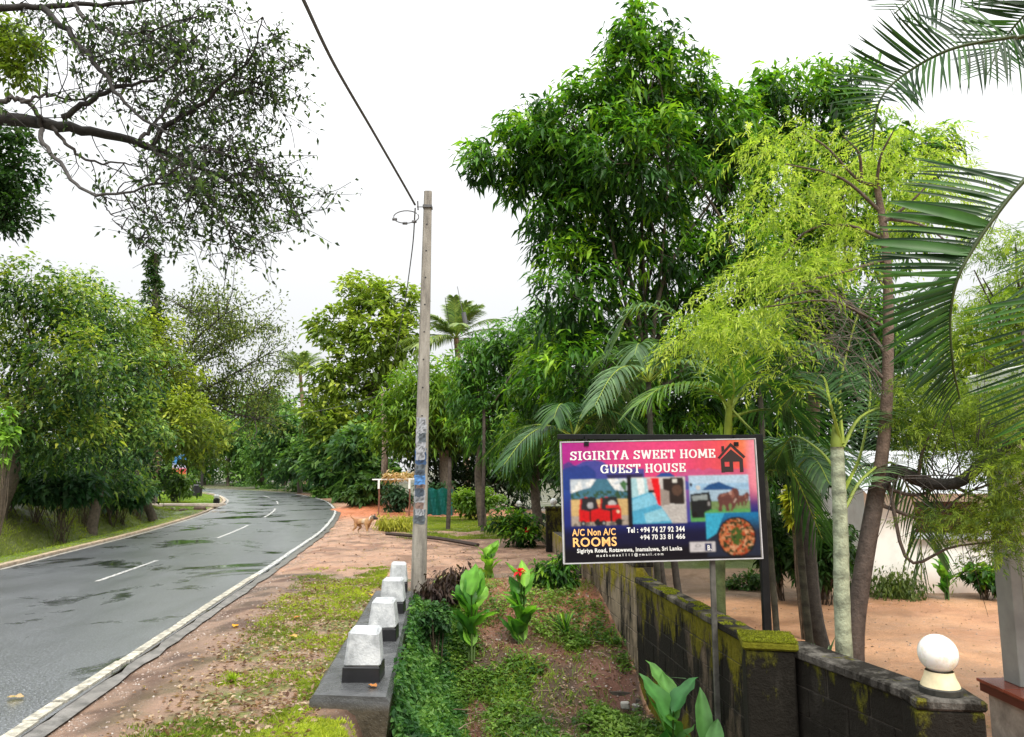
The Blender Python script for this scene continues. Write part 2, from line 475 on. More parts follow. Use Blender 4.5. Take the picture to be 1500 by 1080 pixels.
def hz(x, y):
    x = np.asarray(x, float); y = np.asarray(y, float)
    dl = xl(y) - x; inroad_far = sstep(y, 75, 82)
    z = np.zeros(np.broadcast(x, y).shape)
    near = 1 - sstep(y, 29, 34)
    bank = sstep(dl, 1.5, 3.4) * .9 - .22 * sstep(dl, .8, 1.3) * (1 - sstep(dl, 1.5, 2.1))
    z += np.where(dl > 0, bank * near + .25 * sstep(dl, 1, 6) * (1 - near), 0) * (1 - inroad_far)
    z -= .55 * np.exp(-((x + 15.8) / 1.6) ** 2 - ((y - 34.2) / .7) ** 2)
    # ditch between culvert and block wall
    dit = sstep(x, culx(y) - .3, culx(y) + .12) * (1 - sstep(y, 7.9, 11.5)) * (1 - .0 * y)
    front = sstep(x, -1.7, -1.05)
    dit = np.where(y < 5.6, np.minimum(dit, front), dit)
    z -= .98 * dit
    z -= .3 * np.exp(-((x - 1.2) / .22) ** 2 - ((y - 8.75) / .3) ** 2)
    z += .18 * dit * (fbm(x * 1.3, y * 1.3, 3) - .3) * 1.3
    # yard on the far side of the wall
    yd = sstep(x - wallx(y), .08, .3) * (1 - sstep(y, 17, 24))
    z = np.where(x > wallx(y), np.minimum(z, 0) * (1 - yd) - .9 * yd, z)
    # verge relief
    off = np.minimum(np.abs(x - xr(y)), np.abs(dl)); outside = (x > xr(y)) | (dl > 0)
    rel = (fbm(x * 1.5, y * 1.5, 11) - .5) * .09 + (fbm(x * 7, y * 7, 12) - .5) * .03
    z += np.where(outside, rel * sstep(off, .25, .9) * np.where(x > wallx(y), .4, 1), 0)
    z += .5 * np.exp(-((x + 5.9) ** 2 + (y - 34.0) ** 2) / 2.2)          # red earth mound at the old pole
    z -= .035 * (1 - sstep(off, .1, .5)) * np.where(outside, 1, 0) + np.where(outside, 0, .05)
    return z

def gcol(x, y):
    n1 = fbm(x * .9, y * .9, 21); n2 = fbm(x * 3.2, y * 3.2, 22); n3 = fbm(x * .35, y * .35, 23)
    def mixn(a, b, f): return a * (1 - f[..., None]) + np.array(b) * f[..., None]
    c = np.zeros(x.shape + (3,)) + np.array([.1, .075, .04])
    c = mixn(c, (.075, .1, .025), sstep(n3, .4, .6))
    right = (x > xr(y))
    verge = right & (x < wallx(y)) & (y < 60)
    pink = mixn(np.zeros_like(c) + np.array([.36, .21, .135]), (.2, .105, .065), sstep(n2, .45, .65))
    grey = mixn(np.zeros_like(c) + np.array([.23, .145, .1]), (.09, .05, .032), sstep(n2, .4, .65))
    vc = np.where((sstep(y, 11, 14.5) > n1 * .8 + .1)[..., None], pink, grey)
    c = np.where(verge[..., None], vc, c)
    gr = sstep(x - xr(y), 2.0, 3.0) * sstep(y, 19, 21) * (1 - sstep(y, 25, 28)); c = mixn(c, (.13, .15, .035), gr * sstep(n1, .25, .45))
    red = np.exp(-((x + 5.2) / 4) ** 2 - ((y - 31.5) / 3.2) ** 2); c = mixn(c, (.5, .17, .075), np.clip(red * 1.6, 0, 1))
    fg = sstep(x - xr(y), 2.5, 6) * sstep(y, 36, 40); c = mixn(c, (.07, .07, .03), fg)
    dit = right & (x < wallx(y)) & (x > culx(y) - .1) & (y < 12.2)
    dc = mixn(np.zeros_like(c) + np.array([.13, .055, .035]), (.06, .035, .02), sstep(n2, .4, .6))
    dc = mixn(dc, (.26, .105, .06), sstep(y, 9.3, 10.6) * sstep(n1, .3, .5))
    c = np.where(dit[..., None], dc, c)
    mossy = sstep(np.abs(x - (culx(y) - 1.15 + .1 * (y - 6))), .9, .1) * sstep(n2, .42, .58) * (y < 12) * right
    c = mixn(c, (.12, .15, .02), np.clip(mossy * .8, 0, 1))
    yard = (x > wallx(y)) & (y < 19)
    yc = mixn(np.zeros_like(c) + np.array([.52, .28, .15]), (.38, .19, .1), sstep(n1, .4, .65))
    yc = mixn(yc, (.2, .13, .08), sstep(y, 15.2, 16.2))
    c = np.where(yard[..., None], yc, c)
    lf = (~right)
    ll = xl(y) - x
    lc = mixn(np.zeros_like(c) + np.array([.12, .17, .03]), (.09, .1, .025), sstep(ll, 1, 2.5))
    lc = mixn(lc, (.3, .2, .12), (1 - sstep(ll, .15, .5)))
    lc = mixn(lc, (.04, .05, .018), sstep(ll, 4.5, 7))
    c = np.where((lf & (ll > 0) & (y < 70))[..., None], lc, c)
    return c

gx = np.concatenate([-np.geomspace(600, 24, 26), np.arange(-22, -5.2, .28), np.arange(-5.2, 3.2, .06), np.arange(3.2, 14, .3), np.geomspace(15, 600, 26)])
gy = np.concatenate([[-300, -120, -60, -30, -15], np.arange(-8, 4, .8), np.arange(4, 13, .07), np.arange(13, 26, .16), np.arange(26, 46, .4), np.geomspace(47, 2200, 40)])
X, Y = np.meshgrid(gx, gy); Z = hz(X, Y)
n, mm_ = X.shape
idx = np.arange(n * mm_).reshape(n, mm_)
q = np.stack([idx[:-1, :-1], idx[:-1, 1:], idx[1:, 1:], idx[1:, :-1]], -1).reshape(-1, 4)
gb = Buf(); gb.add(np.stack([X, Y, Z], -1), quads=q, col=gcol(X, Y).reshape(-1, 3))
ground = tag(gb.build('ground', M['ground'], smooth=True), kind='structure')

rb = Buf(); strip(rb, 0.0, lambda w_: w_, 0, ARC[-1], 0.0)
road = tag(rb.build('road', M['asphalt']), kind='structure')
# concrete edge strip outside the right line
eb = Buf(); strip(eb, -.13, -.005, 0, arc_at(34), -.014, -.004, jit=.07, n=160)
tag(eb.build('concrete_edge_strip', M['wet_concrete'], road), 'uneven wet grey concrete strip outside the edge line')
# right edge line: separate stones near, painted further
s = arc_at(3.8); stones = []
while s < arc_at(12.5):
    L_ = random.uniform(.36, .5); kb = Buf(); o_ = random.uniform(-.012, .012)
    strip(kb, .03 + o_, .125 + o_, s, s + L_ - .015, .016 + random.uniform(-.003, .003), thick=.05, n=3)
    kb.build('kerb_stone', M['kerb'], road); s += L_
lb = Buf(); strip(lb, .035, .125, s, ARC[-1] - 20, .004, jit=.02)
lb.build('edge_line', M['paint'], road)
# centre line dashes
for (a, b_) in ((-3, -.6), (3.2, 5.4), (12.1, 14.9), (19.6, 24.3), (28.3, 35), (39.5, 43.5), (49, 53), (58, 62)):
    db = Buf(); strip(db, lambda w_: w_ * .5 - .04, lambda w_: w_ * .5 + .04, arc_at(a), arc_at(b_), .0045, n=8)
    db.build('centre_line_dash', M['paint'], road)
lb = Buf(); strip(lb, lambda w_: w_ - .16, lambda w_: w_ - .06, 0, ARC[-1] - 30, .004, jit=.03)
lb.build('edge_line', m_plain('faded_line', (.35, .33, .29), .4, .5, 9), road)
lb = Buf(); strip(lb, lambda w_: w_ + .01, lambda w_: w_ + .14, 0, ARC[-1] - 30, .045, thick=.09, jit=.03)
tag(lb.build('kerb', M['kerb_tan'], road), 'low tan kerb along the left road edge')

# ---------------------------------------------------------------- culvert parapet with white blocks
cul = empty('culvert_parapet', (-1.3, 7.9, 0))
tag(cul, 'dark wet concrete culvert parapet beside the road carrying four white blocks', 'parapet')
cb = Buf()
nl_, fl_ = (-1.46, 5.6), (-1.86, 10.3); nr_, fr_ = (-.87, 5.54), (-1.33, 10.3)
seg = 14; Vc = []
for i in range(seg + 1):
    t = i / seg
    l = np.array(nl_) * (1 - t) + np.array(fl_) * t; r = np.array(nr_) * (1 - t) + np.array(fr_) * t
    j = lambda: random.uniform(-.008, .008)
    zt = .1
    Vc += [(l[0] + j(), l[1], -1.3), (l[0] + j(), l[1], zt - .035 + j()), (l[0] + .03, l[1], zt + j() * .4), (r[0] - .03, r[1], zt + j() * .4), (r[0] + j(), r[1], zt - .04 + j()), (r[0] - .04 + j(), r[1], -.45), (r[0] + j(), r[1], -1.3)]
Vc = np.array(Vc) - np.array([-1.3, 7.9, 0])
k = 7; qs = []
for i in range(seg):
    for q_ in range(k - 1): qs.append((i * k + q_, i * k + q_ + 1, (i + 1) * k + q_ + 1, (i + 1) * k + q_))
e = seg * k
cb.add(Vc, quads=qs + [(0, 6, 5, 1)[::1], (e, e + 1, e + 5, e + 6)], tris=None)
cb.add(Vc[:7], quads=[(1, 5, 4, 2)], tris=[(2, 4, 3)]); cb.add(Vc[-7:], quads=[(1, 2, 4, 5)], tris=[(2, 3, 4)])
cb.build('base_slab', M['parapet'], cul)
for i, (px, py, wd, th) in enumerate(((528, 1000, .285, .24), (558, 940, .27, .24), (573, 899, .27, .22), (581, 868, .25, .2))):
    p = gp(px, py, .1); p[1] += th / 2
    p = p - np.array([-1.3, 7.9, 0])
    bb = Buf(); bevbox(bb, (-wd / 2 - .004, -th / 2 - .004, -.01), (wd / 2 + .004, th / 2 + .004, .115), .006, mat=1, taper=.97)
    bevbox(bb, (-wd / 2, -th / 2, .116), (wd / 2, th / 2, .375), .02, mat=0, jit=.009, taper=.8)
    o = child('kerb_block', bb.mesh('kerb_block', [M['white_paint'], M['black_paint']]), cul, p + [0, 0, .003], (R(random.uniform(-1, 3)), R(random.uniform(-2, 2)), random.uniform(-.08, .08) + .03))

# ---------------------------------------------------------------- utility pole and cables
pb = gp(613, 866, .03)
pole = empty('utility_pole', pb)
tag(pole, 'tall tapered concrete utility pole behind the white blocks with torn posters', 'pole')
def tapered_pole(h, w0, w1, mats, n=14):
    b = Buf(); V = []
    for i in range(n + 1):
        t = i / n; w_ = w0 * (1 - t) + w1 * t; z = h * t; c = w_ * .16
        d_ = w_ * .8
        ring = [(-w_ / 2 + c, -d_ / 2), (w_ / 2 - c, -d_ / 2), (w_ / 2, -d_ / 2 + c), (w_ / 2, d_ / 2 - c), (w_ / 2 - c, d_ / 2), (-w_ / 2 + c, d_ / 2), (-w_ / 2, d_ / 2 - c), (-w_ / 2, -d_ / 2 + c)]
        V += [(x, y, z) for x, y in ring]
    qs = [(i * 8 + j, i * 8 + (j + 1) % 8, (i + 1) * 8 + (j + 1) % 8, (i + 1) * 8 + j) for i in range(n) for j in range(8)]
    b.add(V, quads=qs + [(n * 8, n * 8 + 1, n * 8 + 6, n * 8 + 7), (n * 8 + 1, n * 8 + 2, n * 8 + 5, n * 8 + 6), (n * 8 + 2, n * 8 + 3, n * 8 + 4, n * 8 + 5)])
    return b.mesh('pole_shaft', mats)
m, nt, bs = newmat('aged_pole_concrete'); g = G(nt)
c = g.ramp(g.noise(3, 6, .7, stretch=(3, 3, .6)), [(.3, (.1, .09, .08)), (.5, (.25, .23, .2)), (.75, (.38, .36, .32))])
c = g.mixc(g.ramp(g.noise(25, 4, .8), [(.62, 0), (.72, .8)]), c, (.06, .055, .05))
g.link(c, bs.inputs['Base Color']); bs.inputs['Roughness'].default_value = .85; g.link(g.bump(g.noise(70, 4), .006), bs.inputs['Normal'])
M['pole'] = m
PH = at(627, 281, pb[1])[2] - pb[2]
child('shaft', tapered_pole(PH + .3, .215, .115, M['pole']), pole, (0, 0, -.3))
topx = at(627, 281, pb[1])[0] - pb[0]
pole.rotation_euler = (0, math.atan2(topx, PH), 0)
# bolt holes on the shaft
hb = Buf()
for k_ in range(9):
    z = PH * (.35 + .07 * k_); y = -(.215 * (1 - z / PH) + .115 * z / PH) * .4 - .003
    tube(hb, [(0, y - .001, z), (0, y + .01, z)], .012, 8)
hb.build('bolt_hole', M['black_paint'], pole)
# torn posters
prnd = random.Random(5)
for k_ in range(16):
    z0 = 1.0 + .085 * k_ + prnd.uniform(-.04, .02); hh_ = prnd.uniform(.12, .26); wd = prnd.uniform(.1, .165)
    if k_ == 0: z0, hh_, wd = .93, .2, .16
    x0 = prnd.uniform(-.085, .08 - wd)
    yy = lambda z: -(.215 * (1 - z / PH) + .115 * z / PH) * .4 - .0025 - .0007 * (k_ + 1)
    nx, nz = 7, 9; V = []; C = []
    base = prnd.choice([(.3, .31, .34), (.05, .07, .1), (.4, .4, .4), (.03, .07, .16), (.2, .13, .11), (.1, .12, .14)])
    if k_ == 6: base = (.08, .22, .5)
    for a in range(nz):
        for b_ in range(nx):
            u, v = b_ / (nx - 1), a / (nz - 1)
            x = x0 + u * wd + (prnd.uniform(-.008, .008) if b_ in (0, nx - 1) else 0); z = z0 + v * hh_ + (prnd.uniform(-.01, .01) if a in (0, nz - 1) else 0)
            V.append((x, yy(z), z)); t = prnd.choice([.35, .6, .8, 1, 1.2, .25]) if 0 < a < nz - 1 and 0 < b_ < nx - 1 else 1.0
            C.append([min(.8, q_ * t + (.25 if t > 1.2 else 0)) for q_ in base])
    b = Buf(); b.add(V, quads=[(a * nx + b_, a * nx + b_ + 1, (a + 1) * nx + b_ + 1, (a + 1) * nx + b_) for a in range(nz - 1) for b_ in range(nx - 1)], col=np.array(C))
    b.build('poster', M['attr'], pole)
# bracket, clamp and coil near the top
br = Buf(); zb = at(620, 304, pb[1])[2] - pb[2]
tube(br, [(.0, -.02, zb), (-.16, -.02, zb)], .008, 6); tube(br, [(-.14, -.02, zb - .05), (-.15, -.02, zb + .09)], .012, 6)
box(br, (-.068, -.075, zb - .02), (.07, .06, zb + .02)); br.build('bracket', M['wire'], pole)

def cable(name, label, pts, r, n=40, mat='wire'):
    b = Buf(); P = spline(pts, n); tube(b, P, r, 5)
    o = b.build(name, M[mat], smooth=True); return tag(o, label, 'cable')
yp = pb[1]
near_end = np.array([-3.8 , 1.2, 7.9])
A_ = at(608, 300, yp)
pts = [at(430, -30, 5.2), at(446, 3, 5.5), at(490, 95, 6.9), at(545, 190, 8.5), at(590, 268, 9.9), A_]
cable('cable', 'twisted overhead cable coming down from the top edge to the tall concrete pole', pts, .017, 50)
cc = at(595, 318, yp); cr = .165
coil = []
for a in np.linspace(35, 385, 22):
    coil.append(cc + np.array([math.cos(R(a)) * cr * 1.15, .03 * math.sin(R(a)), math.sin(R(a)) * cr * .66]))
bc = Buf(); tube(bc, np.array(coil), .009, 5)
for fa in (205, 265, 310):
    p = cc + np.array([math.cos(R(fa)) * cr * 1.15, 0, math.sin(R(fa)) * cr * .66]); tube(bc, [p - [.035, 0, -.01], p + [.035, 0, .01]], .022, 6)
tag(bc.build('cable_coil', M['wire']), 'loose loop of spare cable hanging left of the pole top', 'cable coil')
fp = at(561, 578, 34.0)
cable('cable', 'thin cable sagging from the tall concrete pole down to the old pole behind', [A_ + [0, .02, -.05], at(603, 372, 14), at(590, 460, 20), at(575, 535, 28), fp + [0.1, 0, 0]], .012, 50)
cable('cable', 'thin cable running left from the old pole across the road', [fp, at(500, 595, 38), at(440, 606, 44), at(370, 612, 52), at(300, 604, 60)], .014, 40)
cb2 = Buf(); P = spline([at(652, 436, 40), at(660, 490, 42), at(668, 560, 44)], 12); tube(cb2, P, .018, 5)
P = spline([at(670, 420, 40), at(680, 468, 40), at(688, 500, 42), at(692, 560, 44)], 14); tube(cb2, P, .018, 5)
tube(cb2, [at(679, 458, 40), at(682, 475, 40)], .13, 8)
tag(cb2.build('hanging_wires', M['wire']), 'two wires with a dark splice hanging before the coconut palm', 'wires')

old = empty('utility_pole', (*at(563, 700, 34.0)[:2], .35))
tag(old, 'old brown pole standing in a mound of red earth', 'pole')
ob = Buf(); hp = fp[2] - .3
tube(ob, [(0, 0, -.4), (0, 0, hp * .5), (fp[0] - old.location.x, 0, hp)], [.17, .14, .1], 8, col=(.3, .22, .17)); ob.build('shaft', M['bark'], old)
ob = Buf(); tube(ob, [(-.22, 0, hp + .35), (-.05, 0, hp - .05), (.05, 0, hp - .05), (.22, 0, hp + .35)], .03, 5); ob.build('fork', M['galv'], old)

# ---------------------------------------------------------------- boundary wall of blocks
def block_wall(name, label, p0, p1, zb, zt, thick, mat, capmat, cap=True, bl=.40, bh=.19, capw=.02, seed=1):
    p0 = np.array(p0, float); p1 = np.array(p1, float); L = np.linalg.norm(p1 - p0); ang = math.atan2(*(p1 - p0)[::-1])
    e = empty(name, (*p0, zb), ang); tag(e, label, 'wall')
    core = Buf(); box(core, (0, -thick + .008, -.3), (L, -.008, zt - zb - (.06 if cap else 0)))
    core.build('mortar', M['mortar'], e)
    rr_ = random.Random(seed); shapes = []
    for k in range(5):
        b = Buf(); st = random.getstate(); random.seed(k + 60)
        bevbox(b, (0, -thick, 0), (bl - .008, 0, bh - .008), .005, jit=.003); random.setstate(st)
        shapes.append(b.mesh('block', mat))
    H_ = zt - zb - (.06 if cap else 0); rows = int(math.ceil(H_ / bh)); 
    for r in range(rows):
        z = H_ - (r + 1) * bh
        x = -(bl / 2) * (r % 2)
        while x < L - .02:
            x0, x1 = max(0, x), min(L, x + bl)
            if x1 - x0 > .05:
                child('block', shapes[rr_.randrange(5)], e, (x0, rr_.uniform(-.003, .004), z + .006), (0, 0, rr_.uniform(-.006, .006)), ((x1 - x0) / bl, 1, 1))
            x += bl
    if cap:
        n_ = max(1, int(L / .9)); 
        for i in range(n_):
            b = Buf(); bevbox(b, (L * i / n_ + .004, -thick - capw, H_ + .001), (L * (i + 1) / n_ - .004, capw, H_ + .06), .01, jit=.004)
            b.build('coping', capmat, e)
    return e
# direction away from the camera: the left face (towards the ditch) is local +y... wall body is to the right of it
P_A, P_P, P_P2, P_C, P_D = (2.3, 4.4), (1.96, 5.68), (1.80, 5.80), (1.475, 9.05), (1.22, 11.5)
block_wall('block_wall', 'blackened near block wall between the mossy pillar and the globe lamp', P_A, P_P, -1.1, .45, .2, M['wall_near'], M['cap_near'], seed=3)
block_wall('block_wall', 'mossy block wall running back from the mossy pillar under the signboard', P_P2, P_C, -1.1, .45, .16, M['wall_far'], M['wall_cap'], seed=4)
block_wall('block_wall', 'taller tan weathered wall section behind the lower left of the signboard', P_C, P_D, -.95, .62, .2, M['wall_tall'], M['wall_cap'], seed=5)
block_wall('block_wall', 'farthest low wall section receding beyond the shrub left of the signboard', (1.2, 11.6), (.25, 24), -.5, .42, .18, M['wall_tall'], M['wall_cap'], cap=False, seed=6, bl=.8, bh=.3)
def pillar(name, label, c, wx, wy, zb, zt, mat, capmat, rz=0, capover=.02):
    e = empty(name, (c[0], c[1], zb), rz); tag(e, label, 'pillar')
    b = Buf(); bevbox(b, (-wx / 2, -wy / 2, -.2), (wx / 2, wy / 2, zt - zb - .061), .012, jit=.004); b.build('shaft', mat, e)
    b = Buf(); bevbox(b, (-wx / 2 - capover, -wy / 2 - capover, zt - zb - .06), (wx / 2 + capover, wy / 2 + capover, zt - zb), .014, jit=.004); b.build('cap', capmat, e)
    return e
pillar('wall_pillar', 'black block pillar with a thick cap of yellow green moss', (1.86, 5.62), .34, .34, -1.1, .5, M['wall_near'], M['pillar_cap'], R(-12))
pillar('wall_pillar', 'near end pillar of the black wall carrying the globe lamp', (2.44, 4.47), .36, .38, -1.1, .452, M['wall_near'], M['cap_near'], R(-8), .008)
for (px, d_, sz, lab) in ((811, 16.2, .155, 'dark pillar with a small globe just left of the signboard'), (760, 23.5, .15, 'farthest small dark pillar with a tiny globe')):
    c = at(px, 742, d_)
    pillar('wall_pillar', lab, (c[0], c[1]), .34, .34, -.5, c[2], M['wall_near'], M['wall_near'])
    e = empty('globe_lamp', (c[0], c[1], c[2])); tag(e, 'tiny white globe lamp on the ' + ('dark pillar just left of the signboard' if px > 800 else 'farthest dark pillar'), 'lamp')
    b = Buf(); lathe(b, [(.001, .0), (.05, .001), (.045, .03)] + [(.078 * math.sin(a), .1 - .078 * math.cos(a)) for a in np.linspace(.6, math.pi, 10)], 16); b.build('globe', M['white_print'], e, True)

rngm = np.random.default_rng(77)
def moss(parent_label, P, L=.014):
    n = len(P); b = Buf(); leaves(b, P, rngm.normal(size=(n, 3)) * [.6, .6, .2] + [0, 0, .8], L * rngm.uniform(.5, 1.6, n), L * .5, np.array([.16, .17, .012]) * rngm.uniform(.35, 2.2, (n, 1)) * [1, 1, 1], rngm, q=2, roll=2)
    o = b.build('moss', M['grass']); tag(o, parent_label, 'moss', kind='stuff')
n_ = 9000; P = np.c_[rngm.uniform(-.19, .19, n_), rngm.uniform(-.19, .19, n_), np.zeros(n_)]; P = P[vnoise(P[:, 0] * 14 + 50, P[:, 1] * 14 + 50, 3) > .25]
a_ = R(-12); P = np.c_[1.86 + P[:, 0] * math.cos(a_) - P[:, 1] * math.sin(a_), 5.62 + P[:, 0] * math.sin(a_) + P[:, 1] * math.cos(a_), np.full(len(P), .499)]
moss('cushion of yellow green moss on top of the black pillar', P)
t_ = rngm.random(26000); lat = rngm.uniform(-.02, .17, 26000); P = np.c_[1.80 + (1.475 - 1.80) * t_ + lat, 5.80 + (9.05 - 5.80) * t_, np.full(26000, .449)]
P = P[fbm(P[:, 0] * 6, P[:, 1] * 6, 4) > .6]; moss('patchy moss along the coping of the block wall under the signboard', P, .012)

# big globe lamp
gl = empty('globe_lamp', (2.44, 4.42, .453)); tag(gl, 'large white glass globe lamp on the near end of the black wall', 'lamp')
m, nt, bs = newmat('opal_glass'); g = G(nt); bs.inputs['Roughness'].default_value = .12
g.link(g.ramp(g.noise(14, 5, .7), [(.3, (.66, .62, .5)), (.48, (.86, .85, .8))]), bs.inputs['Base Color']); bs.inputs['Coat Weight'].default_value = .3
bs.inputs['Subsurface Weight'].default_value = .2
rg = .106
b = Buf(); lathe(b, [(rg * math.sin(a), .105 + rg - rg * math.cos(a)) for a in np.linspace(.35, math.pi - .001, 22)], 36); b.build('globe', m, gl, True)
b = Buf(); lathe(b, [(.105, .03), (.098, .05), (.082, .085), (.074, .118)], 30); b.build('gallery', m_plain('cream_plastic', (.6, .52, .33), .5, .2, 14), gl, True)
b = Buf(); lathe(b, [(.001, 0), (.112, 0), (.113, .03), (.106, .036), (.02, .037)], 30); b.build('base_ring', m_plain('weathered_black_base', (.03, .03, .025), .6, .4, 30), gl)

# ---------------------------------------------------------------- signboard
SY = 6.28
TLp = at(821, 648, SY); BLp = at(824, 826, SY); TRp = at(1106, 643, SY + .10)
W_ = float(np.linalg.norm(TRp - TLp)); Hh = 1.04 * float(TLp[2] - BLp[2]) / 1.04
sg = empty('signboard', (TLp[0], TLp[1], 0)); tag(sg, 'guest house signboard printed pink, orange and navy with three photos hung from a black frame', 'signboard')
sg.rotation_euler = (0, 0, math.atan2(TRp[1] - TLp[1], TRp[0] - TLp[0]))
roll = math.atan2(TRp[2] - TLp[2], W_)
pn_ = Buf(); box(pn_, (0, .002, -Hh), (W_, .02, 0))
panel = pn_.build('panel', M['galv'], sg); panel.location = (0, 0, float(TLp[2])); panel.rotation_euler = (0, -roll, 0)
ZX = lambda x: (x - 78) / 962 * W_
ZY = lambda y: -(y - 92) / 592 * Hh
# printed artwork: flat print as colours on a fine grid
NX, NY = 260, 160
u = np.linspace(0, 1, NX); v = np.linspace(0, 1, NY); U, V_ = np.meshgrid(u, v)
px_ = 78 + U * 962; py_ = 92 + V_ * 592
art = np.zeros((NY, NX, 3))
def mixa(mask, colr):
    global art
    mk = np.clip(mask, 0, 1)[..., None]; art = art * (1 - mk) + np.asarray(colr, float) * mk
def rect(x0, y0, x1, y1): return ((px_ >= x0) & (px_ <= x1) & (py_ >= y0) & (py_ <= y1)).astype(float)
def poly(pts):
    ins = np.zeros(px_.shape, bool); m_ = len(pts)
    for i in range(m_):
        (xa, ya), (xb, yb) = pts[i], pts[(i + 1) % m_]
        cnd = ((ya > py_) != (yb > py_)) & (px_ < (xb - xa) * (py_ - ya) / ((yb - ya) or 1e-9) + xa); ins ^= cnd
    return ins.astype(float)
def ell(cx, cy, rx, ry): return (((px_ - cx) / rx) ** 2 + ((py_ - cy) / ry) ** 2 < 1).astype(float)
NZ = lambda f, s: fbm(px_ * f, py_ * f, s)
t = U[..., None]
art = (1 - t) * np.array([.45, .03, .3]) + t * np.array([.85, .13, .08])
mid_ = np.exp(-((U - .5) / .22) ** 2)[..., None]; art = art * (1 - .7 * mid_) + .7 * mid_ * np.array([.8, .08, .26])
mixa(sstep(py_, 330, 200) * 0 + sstep(U, .8, 1) * sstep(py_, 250, 90), (.9, .3, .12))
mixa(sstep(py_, 200, 330) * sstep(U, .25, .0), (.03, .1, .42))
mt = 225 - 45 * np.exp(-((px_ - 220) / 90) ** 2) + 10 * (fbm(px_ * .03, px_ * 0, 4) - .5) * 2
mixa(((py_ > mt) & (px_ < 480)).astype(float) * .9, (.03, .09, .36))
mixa(poly([(80, 200), (110, 185), (150, 215), (200, 205), (240, 240), (240, 330), (80, 330)]) * .8, (.02, .06, .27))
mixa(((py_ > 250 - 12 * fbm(px_ * .04, px_ * 0, 7) * 2) & (px_ > 640)).astype(float) * .55, (.5, .14, .35))
mixa(poly([(530, 275), (560, 252), (610, 252), (640, 275), (700, 300), (700, 340), (530, 340)]), (.02, .09, .33))
mixa(sstep(py_, 280, 460), (.02, .035, .22))
mixa(sstep(py_, 480, 560), (.006, .008, .05)); mixa(sstep(py_, 585, 640), (.004, .004, .012))
mixa(sstep(U, .93, .99) * sstep(py_, 420, 300), (.85, .32, .4)); mixa(rect(640, 270, 705, 500) * .6, (.12, .1, .42))
# photo one: red three-wheelers before a rock
P1 = rect(112, 278, 392, 508); sel = P1
def inp(pm, mask, colr): mixa(pm * mask, colr)
inp(P1, 1, (.55, .62, .68)); inp(P1, ((NZ(.05, 31) > .5)).astype(float), (.8, .82, .82))
inp(P1, poly([(112, 345), (160, 330), (210, 318), (240, 278), (296, 278), (330, 330), (392, 345), (392, 400), (112, 400)]), (.07, .2, .28))
inp(P1, ((py_ > 335) & (NZ(.09, 32) > .5) & (py_ < 400)).astype(float), (.04, .1, .05)); inp(P1, poly([(355, 300), (375, 285), (392, 300), (385, 340), (372, 330)]), (.08, .2, .08))
inp(P1, ((py_ > 375)).astype(float), (.6, .43, .2)); inp(P1, (py_ > 460).astype(float), (.42, .36, .3)); inp(P1, ((py_ > 480)).astype(float) * (NZ(.06, 3) > .5), (.16, .14, .12))
for dx, wv in ((150, 105), (250, 108)):
    yb = 368
    inp(P1, poly([(dx + 10, yb + 6), (dx + 25, yb), (dx + wv - 25, yb - 4), (dx + wv, yb + 60), (dx + wv, yb + 122), (dx, yb + 118), (dx, yb + 70)]), (.6, .01, .015))
    inp(P1, poly([(dx + 15, yb + 2), (dx + wv - 20, yb - 4), (dx + wv - 8, yb + 55), (dx + 48, yb + 68), (dx + 12, yb + 60)]), (.03, .03, .035))
    inp(P1, ell(dx + wv * .55, yb + 38, 15, 16), (.4, .4, .42)); inp(P1, rect(dx + wv * .5, yb + 55, dx + wv * .58, yb + 120), (.05, .01, .01))
    inp(P1, ell(dx + 20, yb + 128, 15, 14), (.02, .02, .02)); inp(P1, ell(dx + 20, yb + 128, 6, 6), (.4, .4, .4)); inp(P1, ell(dx + wv - 12, yb + 124, 18, 18), (.02, .02, .02))
inp(P1, ell(315, 400, 20, 16), (.5, .5, .5)); inp(P1, rect(285, 405, 350, 420), (.7, .04, .04)); inp(P1, ell(343, 440, 8, 7), (.8, .7, .5))
mixa(rect(392, 258, 414, 520), (.01, .008, .015)); mixa(poly([(290, 255), (475, 255), (470, 272), (300, 275)]) * .8, (.02, .015, .05))
# photo two: bedroom
P2 = rect(415, 272, 680, 503)
inp(P2, 1, (.62, .6, .58)); inp(P2, poly([(415, 275), (490, 275), (500, 350), (415, 380)]), (.42, .66, .72)); inp(P2, poly([(440, 275), (475, 275), (478, 350), (448, 360)]), (.75, .82, .82))
inp(P2, poly([(415, 375), (510, 345), (610, 503), (415, 503)]), (.1, .42, .62)); inp(P2, poly([(415, 385), (505, 352), (545, 405), (415, 440)]), (.25, .58, .75)); inp(P2, poly([(470, 455), (560, 430), (600, 490), (480, 500)]), (.3, .6, .72))
inp(P2, poly([(510, 278), (552, 275), (558, 420), (540, 410)]), (.8, .01, .02)); inp(P2, poly([(490, 280), (512, 280), (525, 345), (498, 345)]), (.7, .35, .35))
inp(P2, poly([(570, 280), (672, 275), (675, 412), (570, 405)]), (.035, .025, .022)); inp(P2, poly([(555, 330), (600, 345), (600, 412), (556, 418)]), (.35, .3, .27)); inp(P2, rect(618, 285, 640, 303), (.75, .75, .7)); inp(P2, ell(640, 340, 25, 28), (.12, .07, .05))
inp(P2, poly([(560, 420), (680, 412), (680, 503), (612, 503)]), (.52, .5, .48)); inp(P2, poly([(495, 335), (525, 335), (525, 350), (495, 350)]), (.02, .02, .02))
